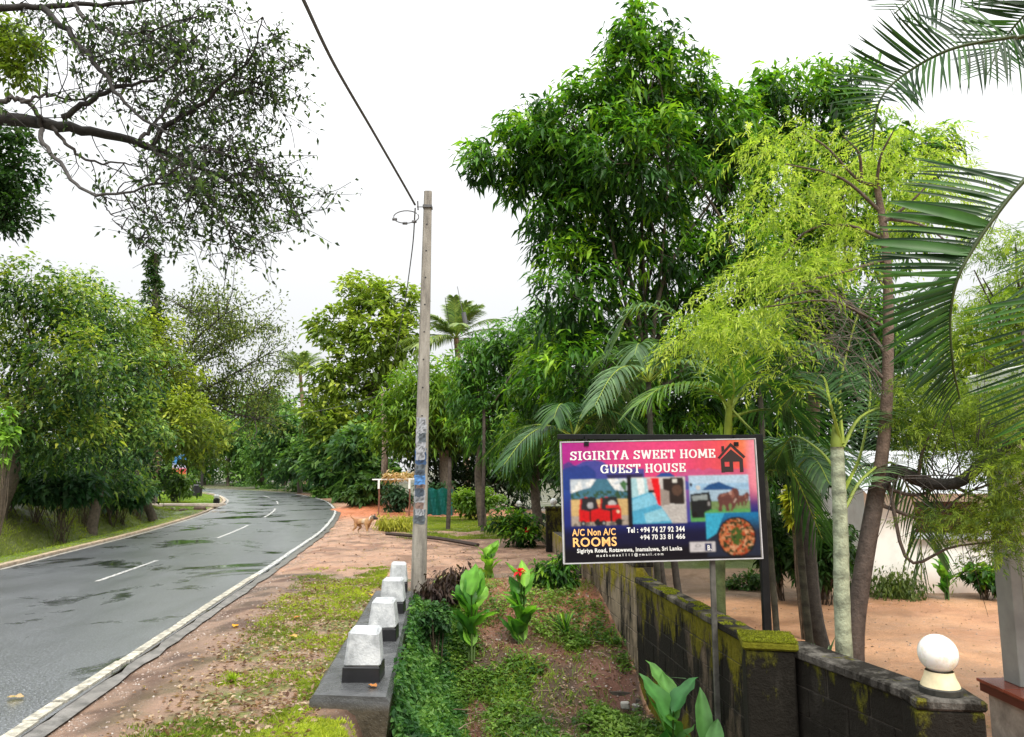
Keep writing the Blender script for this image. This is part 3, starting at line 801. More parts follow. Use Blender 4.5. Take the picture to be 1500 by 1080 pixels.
# photo three: jeep and elephants by a lake
P3 = rect(700, 268, 1000, 500)
inp(P3, 1, (.35, .55, .75)); inp(P3, (py_ < 310).astype(float) * .5, (.6, .72, .82)); inp(P3, poly([(760, 345), (800, 315), (850, 302), (900, 325), (960, 345), (960, 355), (760, 355)]), (.02, .1, .27))
inp(P3, ((py_ > 345) & (py_ < 400)).astype(float), (.4, .55, .68)); inp(P3, (py_ > 400).astype(float), (.2, .3, .12)); inp(P3, (py_ > 440).astype(float), (.12, .38, .12))
inp(P3, poly([(703, 362), (800, 352), (808, 400), (806, 440), (770, 455), (770, 482), (706, 480)]), (.015, .02, .022)); inp(P3, poly([(712, 372), (788, 364), (790, 390), (714, 395)]), (.3, .35, .35)); inp(P3, ell(795, 412, 14, 24), (.03, .03, .03)); inp(P3, ell(795, 412, 6, 11), (.3, .3, .3)); inp(P3, ell(722, 466, 14, 16), (.01, .01, .01)); inp(P3, ell(745, 330, 12, 12), (.6, .6, .58)); inp(P3, ell(710, 315, 7, 9), (.02, .02, .03))
for (ex, ey, sc) in ((838, 345, 1.0), (935, 365, .58)):
    e_ = lambda L_: [(ex + a * sc, ey + b_ * sc) for a, b_ in L_]
    cc_ = (.16, .065, .055)
    inp(P3, poly(e_([(0, 40), (10, 20), (40, 12), (65, 10), (80, -8), (100, -10), (112, 10), (108, 40), (96, 70), (80, 95), (70, 107), (62, 107), (72, 80), (66, 66), (56, 74), (58, 106), (40, 106), (38, 76), (24, 74), (22, 106), (4, 106), (6, 70)])), cc_)
    inp(P3, poly(e_([(66, 10), (80, 2), (88, 30), (76, 44), (66, 30)])), (.3, .13, .1)); inp(P3, poly(e_([(15, 22), (45, 16), (60, 20), (20, 34)])), (.28, .13, .1)); inp(P3, poly(e_([(92, 42), (98, 44), (84, 66), (80, 62)])), (.6, .5, .42))
inp(P3, ell(905, 360, 8, 10), (.5, .3, .25))
P4 = rect(775, 458, 1045, 676)
inp(P4, 1, (.02, .03, .06)); inp(P4, sstep(py_, 560, 458), (.01, .2, .42)); inp(P4, poly([(775, 458), (870, 460), (825, 560), (775, 590)]), (.05, .42, .62))
food = ell(925, 580, 88, 92); nf = NZ(.075, 77)
inp(P4, ell(925, 580, 96, 100), (.01, .01, .012)); inp(P4, food, (.42, .07, .02)); inp(P4, food * (nf > .5), (.55, .2, .08)); inp(P4, food * (NZ(.11, 78) > .58), (.6, .35, .2)); inp(P4, food * (NZ(.1, 79) > .56), (.03, .05, .015)); inp(P4, ell(925, 575, 30, 45) * (NZ(.1, 80) > .4), (.06, .12, .02))
mixa(sstep(py_, 660, 690) * 0.8, (.01, .01, .015))
badge = rect(690, 602, 814, 650) * (1 - 0 * px_); mixa(badge, (.62, .6, .62)); mixa(rect(762, 608, 798, 644), (.01, .025, .12)); mixa(ell(730, 618, 14, 9) - ell(730, 618, 9, 5), (.3, .3, .3)); mixa(rect(708, 632, 752, 637), (.4, .4, .42))
art = art ** 1.12 * (.72 + .2 * (fbm(px_ * .12, py_ * .12, 90)[..., None] - .5)) * (1 + .25 * (vnoise(px_ * .2, py_ * .2, 91)[..., None] - .5))
fine = np.random.default_rng(3).normal(0, 1, (NY, NX)); photo = np.clip(P1 + P2 + P3 + P4, 0, 1)
art = art * (1 + (.1 * photo + .03)[..., None] * fine[..., None])
for _ in range(2):
    pad = np.pad(art, ((1, 1), (1, 1), (0, 0)), 'edge'); art = (pad[1:-1, 1:-1] * 2 + pad[:-2, 1:-1] + pad[2:, 1:-1] + pad[1:-1, :-2] + pad[1:-1, 2:]) / 6
art = np.clip(art, 0, 1)
ab = Buf(); V3 = np.stack([U * (W_ - .0) * .985 + W_ * .0075, np.full(U.shape, -.0015), -V_ * Hh * .985 - Hh * .0075], -1)
ii = np.arange(NX * NY).reshape(NY, NX)
ab.add(V3, quads=np.stack([ii[:-1, :-1], ii[1:, :-1], ii[1:, 1:], ii[:-1, 1:]], -1).reshape(-1, 4), col=art.reshape(-1, 3))
ab.build('printed_artwork', M['art'], panel)
bd = Buf()
for a, b_ in (((-.005, -.005, -.004), (W_ + .005, .021, .005)), ((-.005, -.005, -Hh - .005), (W_ + .005, .021, -Hh + .004)), ((-.0055, -.004, -Hh + .0045), (.004, .02, -.0045)), ((W_ - .004, -.004, -Hh + .0045), (W_ + .0055, .02, -.0045))): box(bd, a, b_)
bd.build('panel_border', m_plain('aluminium_edge', (.42, .42, .44), .5, .2, 10, spec=.2), panel)

def text(s, x0, x1, y0, y1, mat, w=-.0035, bold=.03, name='lettering'):
    cu = bpy.data.curves.new('t', 'FONT'); cu.body = s; cu.offset = bold; cu.resolution_u = 3; cu.space_character = 1.07
    to = bpy.data.objects.new('t', cu); COL.objects.link(to)
    bpy.context.view_layer.update()
    me = bpy.data.meshes.new_from_object(to.evaluated_get(bpy.context.evaluated_depsgraph_get()))
    bpy.data.objects.remove(to)
    n_ = len(me.vertices); co = np.zeros(n_ * 3, np.float32); me.vertices.foreach_get('co', co); co = co.reshape(-1, 3)
    lo, hi = co.min(0), co.max(0)
    X0, X1, Z0, Z1 = ZX(x0), ZX(x1), ZY(y1), ZY(y0)
    out = np.stack([X0 + (co[:, 0] - lo[0]) / (hi[0] - lo[0]) * (X1 - X0), np.full(n_, w), Z0 + (co[:, 1] - lo[1]) / (hi[1] - lo[1]) * (Z1 - Z0)], 1)
    me.vertices.foreach_set('co', out.astype(np.float32).ravel()); me.materials.clear(); me.materials.append(mat); me.update()
    return child(name, me, panel)

# slab-serif capitals for the title, drawn with thick strokes
def arc(cx, cy, rx, ry, a0, a1, n=9): return [(cx + rx * math.cos(R(a)), cy + ry * math.sin(R(a))) for a in np.linspace(a0, a1, n)]
SW = .205
GL = {
 'I': (.5, [[(.25, 0), (.25, 1)]], [(.02, .48, 0), (.02, .48, 1)]),
 'H': (.95, [[(.2, 0), (.2, 1)], [(.75, 0), (.75, 1)], [(.2, .5), (.75, .5)]], [(.02, .38, 0), (.57, .93, 0), (.02, .38, 1), (.57, .93, 1)]),
 'E': (.8, [[(.2, 0), (.2, 1)], [(.2, .06), (.72, .06)], [(.2, .94), (.7, .94)], [(.2, .5), (.52, .5)], [(.7, 0), (.7, .3)], [(.68, 1), (.68, .72)], [(.52, .36), (.52, .64)]], [(.02, .3, 0), (.02, .3, 1)]),
 'T': (.82, [[(.41, 0), (.41, 1)], [(.06, .94), (.76, .94)], [(.08, 1), (.08, .7)], [(.74, 1), (.74, .7)]], [(.22, .6, 0)]),
 'R': (.92, [[(.2, 0), (.2, 1)], [(.2, .94), (.45, .94)] + arc(.48, .7, .24, .24, 85, -85) + [(.2, .46)], [(.5, .46), (.78, .03)]], [(.02, .38, 0), (.02, .3, 1), (.7, .92, 0)]),
 'Y': (.92, [[(.46, 0), (.46, .45)], [(.46, .45), (.14, 1)], [(.46, .45), (.78, 1)]], [(.28, .64, 0), (.0, .32, 1), (.6, .92, 1)]),
 'A': (.95, [[(.15, 0), (.45, 1)], [(.8, 0), (.5, 1)], [(.28, .33), (.68, .33)]], [(.0, .32, 0), (.62, .95, 0), (.3, .5, 1)]),
 'W': (1.2, [[(.12, 1), (.34, .02)], [(.34, .02), (.6, .9)], [(.6, .9), (.86, .02)], [(.86, .02), (1.08, 1)]], [(0, .28, 1), (.92, 1.2, 1), (.48, .72, 1)]),
 'M': (1.12, [[(.17, 0), (.2, 1)], [(.2, 1), (.56, .2)], [(.56, .2), (.92, 1)], [(.92, 1), (.95, 0)]], [(.0, .34, 0), (.78, 1.12, 0), (.0, .25, 1), (.87, 1.12, 1)]),
 'O': (.95, [arc(.47, .5, .37, .44, 0, 360, 25)], []),
 'U': (.93, [[(.2, 1), (.2, .35)] + arc(.465, .35, .265, .3, 180, 360) + [(.73, 1)]], [(.03, .37, 1), (.56, .9, 1)]),
 'G': (.95, [arc(.47, .5, .37, .44, 50, 335, 18), [(.8, .42), (.8, .05)], [(.74, .98), (.74, .68)]], [(.52, .93, .47)]),
 'S': (.78, [arc(.38, .72, .24, .22, 20, 200, 9) + [(.3, .55), (.5, .45)] + arc(.38, .27, .26, .22, 35, -160, 9), [(.66, .98), (.66, .68)], [(.1, .02), (.1, .3)]], []),
}
def slab_text(s, x0, x1, y0, y1, mat):
    adv = 0; lay = 0; Q = []; wd_ = 0
    for ch in s:
        if ch == ' ': adv += .45; wd_ += 1; continue
        w_, strokes, serifs = GL[ch]
        for st in strokes:
            P = np.array(st, float); T = nrm(np.gradient(P, axis=0)) if len(P) > 2 else nrm(np.repeat([P[1] - P[0]], 2, 0))
            Nn = np.stack([-T[:, 1], T[:, 0]], 1); vert = np.abs(T[:, 1:2])
            h = (SW * .42 + SW * .62 * vert) / 2 * 1.0
            Q.append((np.vstack([P + Nn * h, P - Nn * h]) + [adv, 0], len(P), lay, wd_)); lay += 1
        for (a, c_, yv) in serifs:
            yy0 = yv - (.11 if yv > .6 else 0 if yv < .3 else .05); P = np.array([(a, yy0 + .055), (c_, yy0 + .055)])
            Q.append((np.array([(a, yy0 + .11), (c_, yy0 + .11), (a, yy0), (c_, yy0)]) + [adv, 0], 2, lay, wd_)); lay += 1
        adv += w_ + .09
    sc = (ZX(x1) - ZX(x0)) / (adv - .09)
    words = [Buf() for _ in range(wd_ + 1)]
    for V2, n_, l_, q_w in Q:
        V = np.stack([ZX(x0) + V2[:, 0] * sc, np.full(len(V2), -.0035 - .00004 * (l_ % 12)), ZY(y1) + V2[:, 1] * (ZY(y0) - ZY(y1))], 1)
        i = np.arange(n_ - 1)[:, None]
        words[q_w].add(V, quads=np.hstack([i, i + n_, i + n_ + 1, i + 1]))
    for b in words: b.build('title_word', mat, panel)
slab_text('SIGIRIYA SWEET HOME', 122, 836, 139, 183, M['white_print'])
slab_text('GUEST HOUSE', 268, 686, 207, 251, M['white_print'])
text('A/C Non A/C', 121, 330, 519, 553, M['orange_print'], bold=.02)
text('ROOMS', 124, 334, 561, 606, M['orange_print'], bold=.02)
text('Tel : +94 74 27 92 344', 385, 666, 517, 545, M['white_print'])
text('+94 70 33 81 466', 448, 666, 554, 580, M['white_print'])
text('Sigiriya Road, Rotawewa, Inamaluwa, Sri Lanka', 142, 649, 614, 641, M['white_print'])
text('m a d h u m a x 1 1 1 1 @ g m a i l . c o m', 234, 556, 642, 660, M['white_print'], bold=.02)
text('B.', 772, 792, 613, 639, M['white_print'])
# house emblem
hb = Buf()
def flat(pts2, w=-.0035):
    V = [(ZX(x), w, ZY(y)) for x, y in pts2]; hb.add(V, quads=[tuple(range(4))] if len(V) == 4 else None, tris=[tuple(range(3))] if len(V) == 3 else None)
flat([(846, 184), (915, 110), (915, 128), (856, 190)]); flat([(915, 110), (986, 180), (976, 190), (915, 128)])
flat([(868, 126), (882, 126), (882, 145), (868, 158)], -.0037)
flat([(862, 192), (915, 142), (915, 205), (862, 205)]); flat([(915, 142), (972, 192), (972, 205), (915, 205)])
flat([(862, 205.0), (880, 205), (880, 258), (862, 258)]); flat([(904, 205), (922, 205), (922, 256), (904, 256)]); flat([(880, 229), (904, 229), (904, 256), (880, 256)]); flat([(954, 205), (972, 205), (972, 258), (954, 258)])
hb.build('house_emblem', M['black_print'], panel)
# frame: top bar, right post, thin left support, hangers
ztop = float(TLp[2]) + .045
fb = Buf(); bevbox(fb, (-.02, .03, ztop - .02), (W_ + .07, .07, ztop + .025), .004); fb.build('frame_bar', M['dark_metal'], sg)
fb = Buf(); bevbox(fb, (W_ + .015, .028, -1.15), (W_ + .085, .072, ztop + .03), .006); fb.build('frame_post', M['dark_metal'], sg)
xs_ = at(1050, 820, SY)[0] - TLp[0]
fb = Buf(); bevbox(fb, (xs_ - .022, .035, -1.2), (xs_ + .022, .065, ztop - .021), .004); tag(fb.build('support_post', m_plain('rusty_grey_steel', (.1, .095, .085), .6, .45, 12, spec=.2), sg), 'thin dull grey support post in front of the block wall')
for hx in (.22, W_ - .17):
    fb = Buf(); box(fb, (hx - .01, .0, ztop - .065), (hx + .01, .028, ztop + .01)); box(fb, (hx - .02, -.012, ztop - .075), (hx + .02, -.0062, ztop - .04)); fb.build('hanger', M['dark_metal'], sg)

# ---------------------------------------------------------------- house beyond the yard
HY = 16.4
def hx_(px): return at(px, 800, HY)[0]
hs = empty('house', (hx_(1270), HY, -.92)); tag(hs, 'white plastered house with corrugated roof across the sandy yard', 'house')
wx0, wx1 = 0.0, hx_(1600) - hx_(1270)
zo = lambda py: at(1400, py, HY)[2] + .92
m, nt, bs = newmat('stained_white_plaster'); g = G(nt)
c = g.ramp(g.noise(1.2, 5, .6), [(.3, (.6, .56, .52)), (.6, (.78, .77, .74))])
sep = g.n('ShaderNodeSeparateXYZ'); g.link(g.P(), sep.inputs[0]); mr2 = g.n('ShaderNodeMapRange'); mr2.inputs['From Min'].default_value = -.3; mr2.inputs['From Max'].default_value = -.95; g.link(sep.outputs['Z'], mr2.inputs['Value'])
c = g.mixc(g.math('MULTIPLY', mr2.outputs[0], g.noise(2, 4)), c, (.5, .3, .2))
g.link(c, bs.inputs['Base Color']); bs.inputs['Roughness'].default_value = .8; M['plaster'] = m
b = Buf(); z1_, z2_ = zo(790), zo(735); w0, w1 = hx_(1343) - hx_(1270), hx_(1440) - hx_(1270)
box(b, (wx0, 0, -.2), (wx1, .2, z1_)); box(b, (wx0, 0, z1_), (w0, .2, z2_)); box(b, (w1, 0, z1_), (wx1, .2, z2_)); box(b, (wx0, 0, z2_), (wx1, .2, z2_ + .25))
b.build('wall', M['plaster'], hs)
b = Buf(); box(b, (w0, .12, z1_), (w1, .16, z2_)); win = b.build('window', m_plain('maroon_shutter', (.07, .012, .012), .5, .3, 5), hs)
b = Buf()
for k in range(4): x = w0 + (w1 - w0) * k / 3; box(b, (x - .03, .07, z1_), (x + .03, .119, z2_))
b.build('frame', m_plain('dark_wood', (.06, .03, .02), .6, .3, 9), win)
def corrugated(x0, x1, y0, z0, y1, z1, pitch=.075, amp=.012, seed=0, lo=0):
    n_ = int((x1 - x0) / pitch * 4) + 1; x = np.linspace(x0, x1, n_); h = amp * np.sin((x - x0) / pitch * 2 * math.pi)
    ty = np.array([y1 - y0, z1 - z0]); ty = ty / np.linalg.norm(ty); nn = np.array([-ty[1], ty[0]])
    A = np.stack([x, y0 + h * nn[0], z0 + h * nn[1]], 1); B = np.stack([x, y1 + h * nn[0], z1 + h * nn[1]], 1)
    V = np.vstack([A, B, A - [0, 0, .003], B - [0, 0, .003]]); i = np.arange(n_ - 1)[:, None]; b = Buf()
    b.add(V, quads=np.vstack([np.hstack([i, i + 1, i + n_ + 1, i + n_]), np.hstack([i + 3 * n_, i + 3 * n_ + 1, i + 2 * n_ + 1, i + 2 * n_]), np.hstack([i + 2 * n_, i + 2 * n_ + 1, i + 1, i])])); return b
M['tin'] = m_plain('pale_corrugated_sheet', (.5, .52, .55), .5, .3, 2.5, stretch=(3, .5, 1))
rf = empty('roof', (0, 0, 0)); rf.parent = hs
ze = zo(722); k = 0; x = -.2
while x < wx1:
    b = corrugated(x, x + .83, -.55, ze + .004 * (k % 2), 1.5, ze + .95); b.build('roof_sheet', M['tin'], rf); x += .8; k += 1
x = w0 - .1
while x < w1 + .4:
    b = corrugated(x, x + .62, -.16, z1_ + .02, .0 - .004, z1_ + .13, amp=.02); b.build('awning_sheet', M['tin'], hs); x += .6
# the gable wall of the back and rear so the house is closed
b = Buf(); box(b, (wx0, 2.4, -.2), (wx1, 2.6, z2_ + .25)); box(b, (wx0 + .001, .2, -.2), (wx0 + .2, 2.4, z2_ + .24)); b.build('rear_wall', M['plaster'], hs)
b = corrugated(-.2, wx1, 3.1, ze + .2, 1.52, ze + .96, pitch=.15); b.build('rear_roof', M['tin'], hs)

# veranda corner at the lower right
vc_ = gp(1490, 1004, -.35)
ver = empty('veranda', (vc_[0], vc_[1], -.9)); tag(ver, 'veranda corner with white column and dark red tiled floor at the right edge', 'veranda')
M['redtile'] = m_plain('polished_red_tile', (.2, .05, .03), .12, .35, 3, spec=.6)
M['whitecol'] = m_plain('white_column_paint', (.72, .72, .7), .55, .08, 3)
M['greycol'] = m_plain('grey_column_paint', (.3, .32, .31), .6, .15, 4)
fx0 = gp(1452, 1004, -.35)[0] - vc_[0]
b = Buf(); fx0 += .07; box(b, (fx0, -2.3, .42), (3, .3, .51)); b.build('plinth_edge', m_plain('dark_red_plinth', (.07, .015, .012), .4, .3, 5), ver)
b = Buf(); box(b, (fx0 + .05, -2.25, -.1), (3, .25, .419)); b.build('plinth', M['concrete'], ver)
for i in range(8):
    for j in range(6):
        b = Buf() if (i, j) == (0, 0) else None
        if b is not None:
            bevbox(b, (0, 0, 0), (.412, .412, .03), .004); tm = b.mesh('floor_tile', M['redtile'])
        child('floor_tile', tm, ver, (fx0 - .03 + .418 * i, -2.2 + .418 * j, .512))
b = Buf(); bevbox(b, (.11, -.1, .543), (.4, .22, 3.4), .008, mat=1); bevbox(b, (.0, -.05, .543), (.109, .2, 3.39), .006, mat=0)
b.build('column', [M['greycol'], M['whitecol']], ver)
b = Buf(); bevbox(b, (-.02, -2.5, 3.391), (3, .35, 3.6), .01); b.build('beam', M['whitecol'], ver)
b = Buf(); box(b, (1.2, -2.4, .545), (1.4, 1, 3.39)); b.build('wall', M['plaster'], ver)


# ================================================================ vegetation
def blob(px, py, rp, d, ry=None, wt=None):
    c = at(px, py, d); k = d / FPX
    rx, rz = rp * k, (ry or rp) * k
    return (c, np.array([rx, (rx + rz) / 2 * .9, rz]), (rp * (ry or rp)) if wt is None else wt)

DARK = [(.018, .05, .012), (.03, .075, .016), (.05, .11, .02)]
MANGO = [(.02, .06, .014), (.035, .11, .014), (.1, .25, .02), (.27, .45, .03)]
LIME = [(.12, .2, .025), (.32, .43, .05), (.54, .62, .12)]
YG = [(.1, .16, .018), (.18, .25, .025), (.28, .34, .03)]
MID = [(.035, .08, .02), (.06, .13, .025), (.1, .19, .03)]
BLUE = [(.03, .075, .035), (.05, .11, .05), (.08, .16, .07)]

def palette(pal, n, rng, bias=None):
    p = np.array(pal); t = rng.random(n) if bias is None else np.clip(bias + rng.normal(0, .16, n), 0, .999)
    t = t * (len(p) - 1); i = t.astype(int); f = (t - i)[:, None]
    j = np.minimum(i + 1, len(p) - 1)
    return p[i] * (1 - f) + p[j] * f

def canopy(buf, blobs, ntw, lpt, L, W, pal, rng, style='broad', droop=.3, q=4, twr=.3, shell=.62, limb_from=None, tbuf=None, limbs=True, jitter=.2):
    """twig ends scattered through the crown volume, each with its own bunch of leaves; thin limbs reach into every lobe"""
    wts = np.array([b[2] for b in blobs], float); wts /= wts.sum()
    which = rng.choice(len(blobs), ntw, p=wts)
    dirs = nrm(rng.normal(size=(ntw, 3)))
    rad = shell + (1.06 - shell) * rng.random(ntw) ** .8
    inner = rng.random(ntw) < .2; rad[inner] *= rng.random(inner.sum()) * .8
    C = np.array([b[0] for b in blobs])[which]; Rr = np.array([b[1] for b in blobs])[which]
    lump = 1 + .22 * np.sin(dirs[:, 0] * 5 + which) * np.cos(dirs[:, 2] * 6 + which * 2)
    TW = C + dirs * Rr * (rad * lump)[:, None]
    size = rng.uniform(.55, 1.5, ntw)
    bias = .4 + .32 * dirs[:, 2] + rng.normal(0, .26, ntw)      # paler upwards, darker below: highlights put into leaf colour, plus some fresh flush
    ti = np.repeat(np.arange(ntw), np.maximum(4, (lpt * size ** 1.6).astype(int))); n = len(ti); sz = size[ti][:, None]
    out = dirs[ti]
    if style == 'rosette':
        off = rng.normal(0, 1, (n, 3)) * twr * .35 * sz; base = TW[ti] + off
        D = nrm(nrm(rng.normal(size=(n, 3))) * [1, 1, .6] + out * .45 + [0, 0, -.35])
    elif style == 'hang':
        off = rng.normal(0, 1, (n, 3)) * twr * [.5, .5, 1]; base = TW[ti] + off
        D = nrm(rng.normal(size=(n, 3)) * .5 + out * .5 + [0, 0, -1.0])
    else:
        off = nrm(rng.normal(0, 1, (n, 3))) * (rng.random((n, 1)) ** .5) * twr * [1, 1, .75] * sz; base = TW[ti] + off
        D = nrm(rng.normal(size=(n, 3)) * [1, 1, .55] + out * .7 + [0, 0, -.1])
    s = rng.uniform(.42, 1.28, n)
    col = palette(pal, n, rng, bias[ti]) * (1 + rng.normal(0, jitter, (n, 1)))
    leaves(buf, base, D, L * s, W * s, np.clip(col, .004, .9), rng, droop=droop, q=q, roll=.35)
    if limb_from is not None and limbs:
        lf = np.array(limb_from, float)
        for b in blobs:
            if abs(b[0][0] - lf[0]) > 2.3 and L < .28 and lf[1] < 15: continue
            start = lf + (np.array([0, 0, 1]) * rng.uniform(-.3, .1) * abs(b[0][2] - lf[2]) * .5)
            m_ = (start + b[0]) / 2 + rng.normal(0, .12, 3) * np.linalg.norm(b[0] - start)
            r0 = .012 + .02 * np.linalg.norm(b[1]) / 1.7
            tube(tbuf, spline([start, m_, b[0]], 7), np.linspace(r0 * 1.7, r0 * .6, 7), 5, col=(.09, .075, .055))
        sel = rng.choice(ntw, min(ntw, 26 + ntw // 9), replace=False)
        for i in sel:
            c0 = C[i]; p = TW[i]; md = (c0 + p) / 2 + rng.normal(0, .1, 3) * np.linalg.norm(p - c0)
            tube(tbuf, [c0, md, p], [.014 * max(1, L / .2), .009 * max(1, L / .2), .004 * max(1, L / .2)], 3, col=(.1, .085, .065), cap=False)
    return TW

def broadleaf(name, label, cat, base, fork, blobs, ntw, lpt, L, W, pal, seed, r=.16, style='broad', droop=.3, q=4, twr=.3, group=None, mat='leaf', bark=(.1, .08, .06), shell=.62, extra=None, limbs=True):
    rng = np.random.default_rng(seed)
    base = np.array(base, float); fork = np.array(fork, float)
    e = empty(name, base); tag(e, label, cat, group)
    tb = Buf(); m_ = (base + fork) / 2 + np.r_[rng.normal(0, .06, 2) * np.linalg.norm(fork - base), 0]
    P = spline([base - [0, 0, .3], base + [0, 0, .15], m_, fork], 12)
    rr_ = np.linspace(r * 1.25, r * .65, 12); rr_[0] *= 1.4
    tube(tb, P, rr_ * (1 + rng.normal(0, .04, 12)), 9, col=bark)
    cb_ = Buf()
    canopy(cb_, blobs, ntw, lpt, L, W, pal, rng, style, droop, q, twr, shell, fork, tb, limbs)
    if extra: extra(cb_, tb, rng)
    t = tb.build('trunk', M['bark'], e, True); t.matrix_parent_inverse = Matrix.Translation(-Vector(base))
    c = cb_.build('crown', M[mat], e); c.matrix_parent_inverse = Matrix.Translation(-Vector(base))
    return e

# ---- palms
def frond_geo(buf, P, n, Ll, Wl, rng, col, side=None, droop=.35, vee=.5, lift=0, rc=(.2, .26, .05), rr0=.018, sag=1.0, segs=3, ang=.75, mat=0):
    """feather frond: rachis along P with n leaflets on each side"""
    P = np.asarray(P, float); tube(buf, P, np.linspace(rr0, rr0 * .25, len(P)), 5, col=rc, mat=1)
    s = np.linspace(.12, .995, n); idx_ = s * (len(P) - 1); i = np.minimum(idx_.astype(int), len(P) - 2); f = (idx_ - i)[:, None]
    B = P[i] * (1 - f) + P[i + 1] * f; T = nrm(P[i + 1] - P[i])
    up = np.array([0, 0, 1.0])
    for sg_ in (1, -1):
        S = nrm(np.cross(T, up + rng.normal(0, .03, 3))) * sg_
        Up = np.cross(S * sg_, T)
        prof = np.sin(np.clip(s * 1.02, 0, 1) ** .75 * math.pi * .93) ** .55 * .9 + .12
        Ln = Ll * prof * rng.uniform(.9, 1.08, n)
        D = nrm(S * 1.0 + T * (ang + .5 * s[:, None]) + Up * vee + rng.normal(0, .06, (n, 3)))
        W = Wl * rng.uniform(.8, 1.15, n)
        # each leaflet: curved strip with two segments and a point
        Nn = nrm(np.cross(D, T)); Wd = nrm(np.cross(Nn, D))
        V = []; steps = np.linspace(0, 1, segs + 1)
        for k, t in enumerate(steps):
            c = B + D * (Ln * t)[:, None] + np.array([0, 0, -1.0]) * (Ln * droop * sag * t ** 2)[:, None]
            wk = (.55, 1, .85, .45, .2)[min(k, 4)] if k < segs else 0.04
            V += [c + Wd * (W * wk / 2)[:, None], c - Wd * (W * wk / 2)[:, None]]
        V = np.stack(V, 1); m_ = V.shape[1]; b = np.arange(n)[:, None] * m_
        Q = np.concatenate([b + [2 * k, 2 * k + 1, 2 * k + 3, 2 * k + 2] for k in range(segs)])
        c = palette(col, n, rng) * (1 + rng.normal(0, .1, (n, 1)))
        buf.add(V.reshape(-1, 3), quads=Q, col=np.repeat(np.clip(c, .004, .9), m_, 0), mat=mat)

PALM = [(.02, .06, .018), (.035, .095, .028), (.07, .15, .035)]
PALMY = [(.05, .13, .02), (.09, .2, .025), (.18, .3, .03)]
PALMS = [(.06, .12, .05), (.1, .18, .08), (.15, .25, .1)]

def palm(name, label, trunk_pts, tr, fronds, seed, trunkcol=(.3, .3, .22), shaft=None, group=None, stems=(.3, .38, .06), nl=46, cat='palm', boot=None):
    rng = np.random.default_rng(seed); base = np.array(trunk_pts[0], float)
    e = empty(name, base); tag(e, label, cat, group)
    inv = Matrix.Translation(-Vector(base))
    P = spline(trunk_pts, 44); t = np.linspace(0, 1, 44)
    r = tr * (1.15 - .25 * t) * (1 + .06 * (np.arange(44) % 4 == 0)); colr = np.array([trunkcol] * 44) * (1 - .45 * (np.arange(44) % 4 == 0))[:, None]
    tb = Buf(); tube(tb, P, r, 12, col=colr); tb.build('trunk', M['bark'], e, True).matrix_parent_inverse = inv
    if shaft:
        sb = Buf(); S = spline(shaft[0], 10); tube(sb, S, np.interp(np.linspace(0, 1, 10), [0, .25, 1], [tr * .85, tr * .8, tr * .3]), 10, col=shaft[1]); sb.build('crownshaft', M['palm_leaf'], e, True).matrix_parent_inverse = inv
    for (pts, Ll, Wl, colf, drp, vee) in fronds:
        fb_ = Buf(); frond_geo(fb_, spline(pts, 18), nl, Ll, Wl, rng, colf, droop=drp, vee=vee, rc=stems, rr0=.012 + tr * .1)
        fb_.build('frond', [M['palm_leaf'], M['palm_leaf']], e).matrix_parent_inverse = inv
    return e

def crown_fronds(c, n, L, rng, Ll, Wl, col, el=(10, 75), sagk=.5, drp=.4, vee=.25):
    out = []
    for k in range(n):
        a = 2 * math.pi * (k * .618 + rng.uniform(-.04, .04)); e_ = R(rng.uniform(*el)); l = L * rng.uniform(.85, 1.1)
        h = np.array([math.cos(a), math.sin(a), 0]); pts = []
        for t in (0, .25, .5, .75, 1):
            pts.append(np.array(c) + h * l * t * math.cos(e_) + np.array([0, 0, 1]) * (l * t * math.sin(e_) - sagk * l * t ** 2))
        out.append((pts, Ll, Wl, col, drp, vee))
    return out

# ---------------------------------------------------------------- big mango tree behind the signboard
d = 14.0
bl = [blob(930, 70, 46, d, 60), blob(872, 150, 58, d), blob(1012, 130, 52, d + .3), blob(1068, 190, 55, d + .4, 60), blob(970, 70, 36, d), blob(800, 215, 60, d - .3, 60), blob(935, 130, 75, d), blob(862, 205, 95, d, 80), blob(748, 225, 62, d, 62), blob(1005, 190, 90, d + .4, 75), blob(930, 240, 110, d - .5, 90),
      blob(1060, 270, 80, d + .8), blob(825, 330, 55, d, 75), blob(960, 370, 105, d + .3, 80), blob(1060, 380, 80, d + .3, 90), blob(800, 270, 60, d + .3, 60), blob(780, 190, 50, d, 40), blob(900, 320, 70, d, 60), blob(845, 430, 68, d - .3, 80), blob(870, 560, 95, d - .2, 80), blob(1000, 520, 110, d + .8, 100),
      blob(700, 240, 22, d, 40), blob(930, 30, 16, d, 30), blob(1100, 520, 80, d + .8, 110), blob(880, 660, 80, d + .5, 70), blob(1010, 650, 90, d + 1, 70), blob(1120, 680, 90, d + 1, 80)]
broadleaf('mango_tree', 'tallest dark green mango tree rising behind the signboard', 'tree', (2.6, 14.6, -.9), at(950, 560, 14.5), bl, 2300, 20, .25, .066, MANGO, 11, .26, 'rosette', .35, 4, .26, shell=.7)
d = 16.0
bl = [blob(1175, 150, 70, d, 55), blob(1240, 120, 42, d, 35), blob(1130, 130, 30, d, 34), blob(1110, 190, 40, d, 70), blob(1230, 210, 80, d, 70), blob(1320, 240, 60, d, 55), blob(1170, 280, 70, d), blob(1260, 330, 90, d, 80), blob(1150, 400, 70, d, 90), blob(1230, 470, 100, d, 90), blob(1370, 210, 26, d, 30)]
broadleaf('mango_tree', 'second mango tree rising behind the pale lime feathery tree', 'tree', (*at(1190, 700, 15.8)[:2], -.9), at(1195, 520, 16), bl, 950, 20, .26, .07, MANGO, 12, .2, 'rosette', .35, 4, .27, shell=.68)

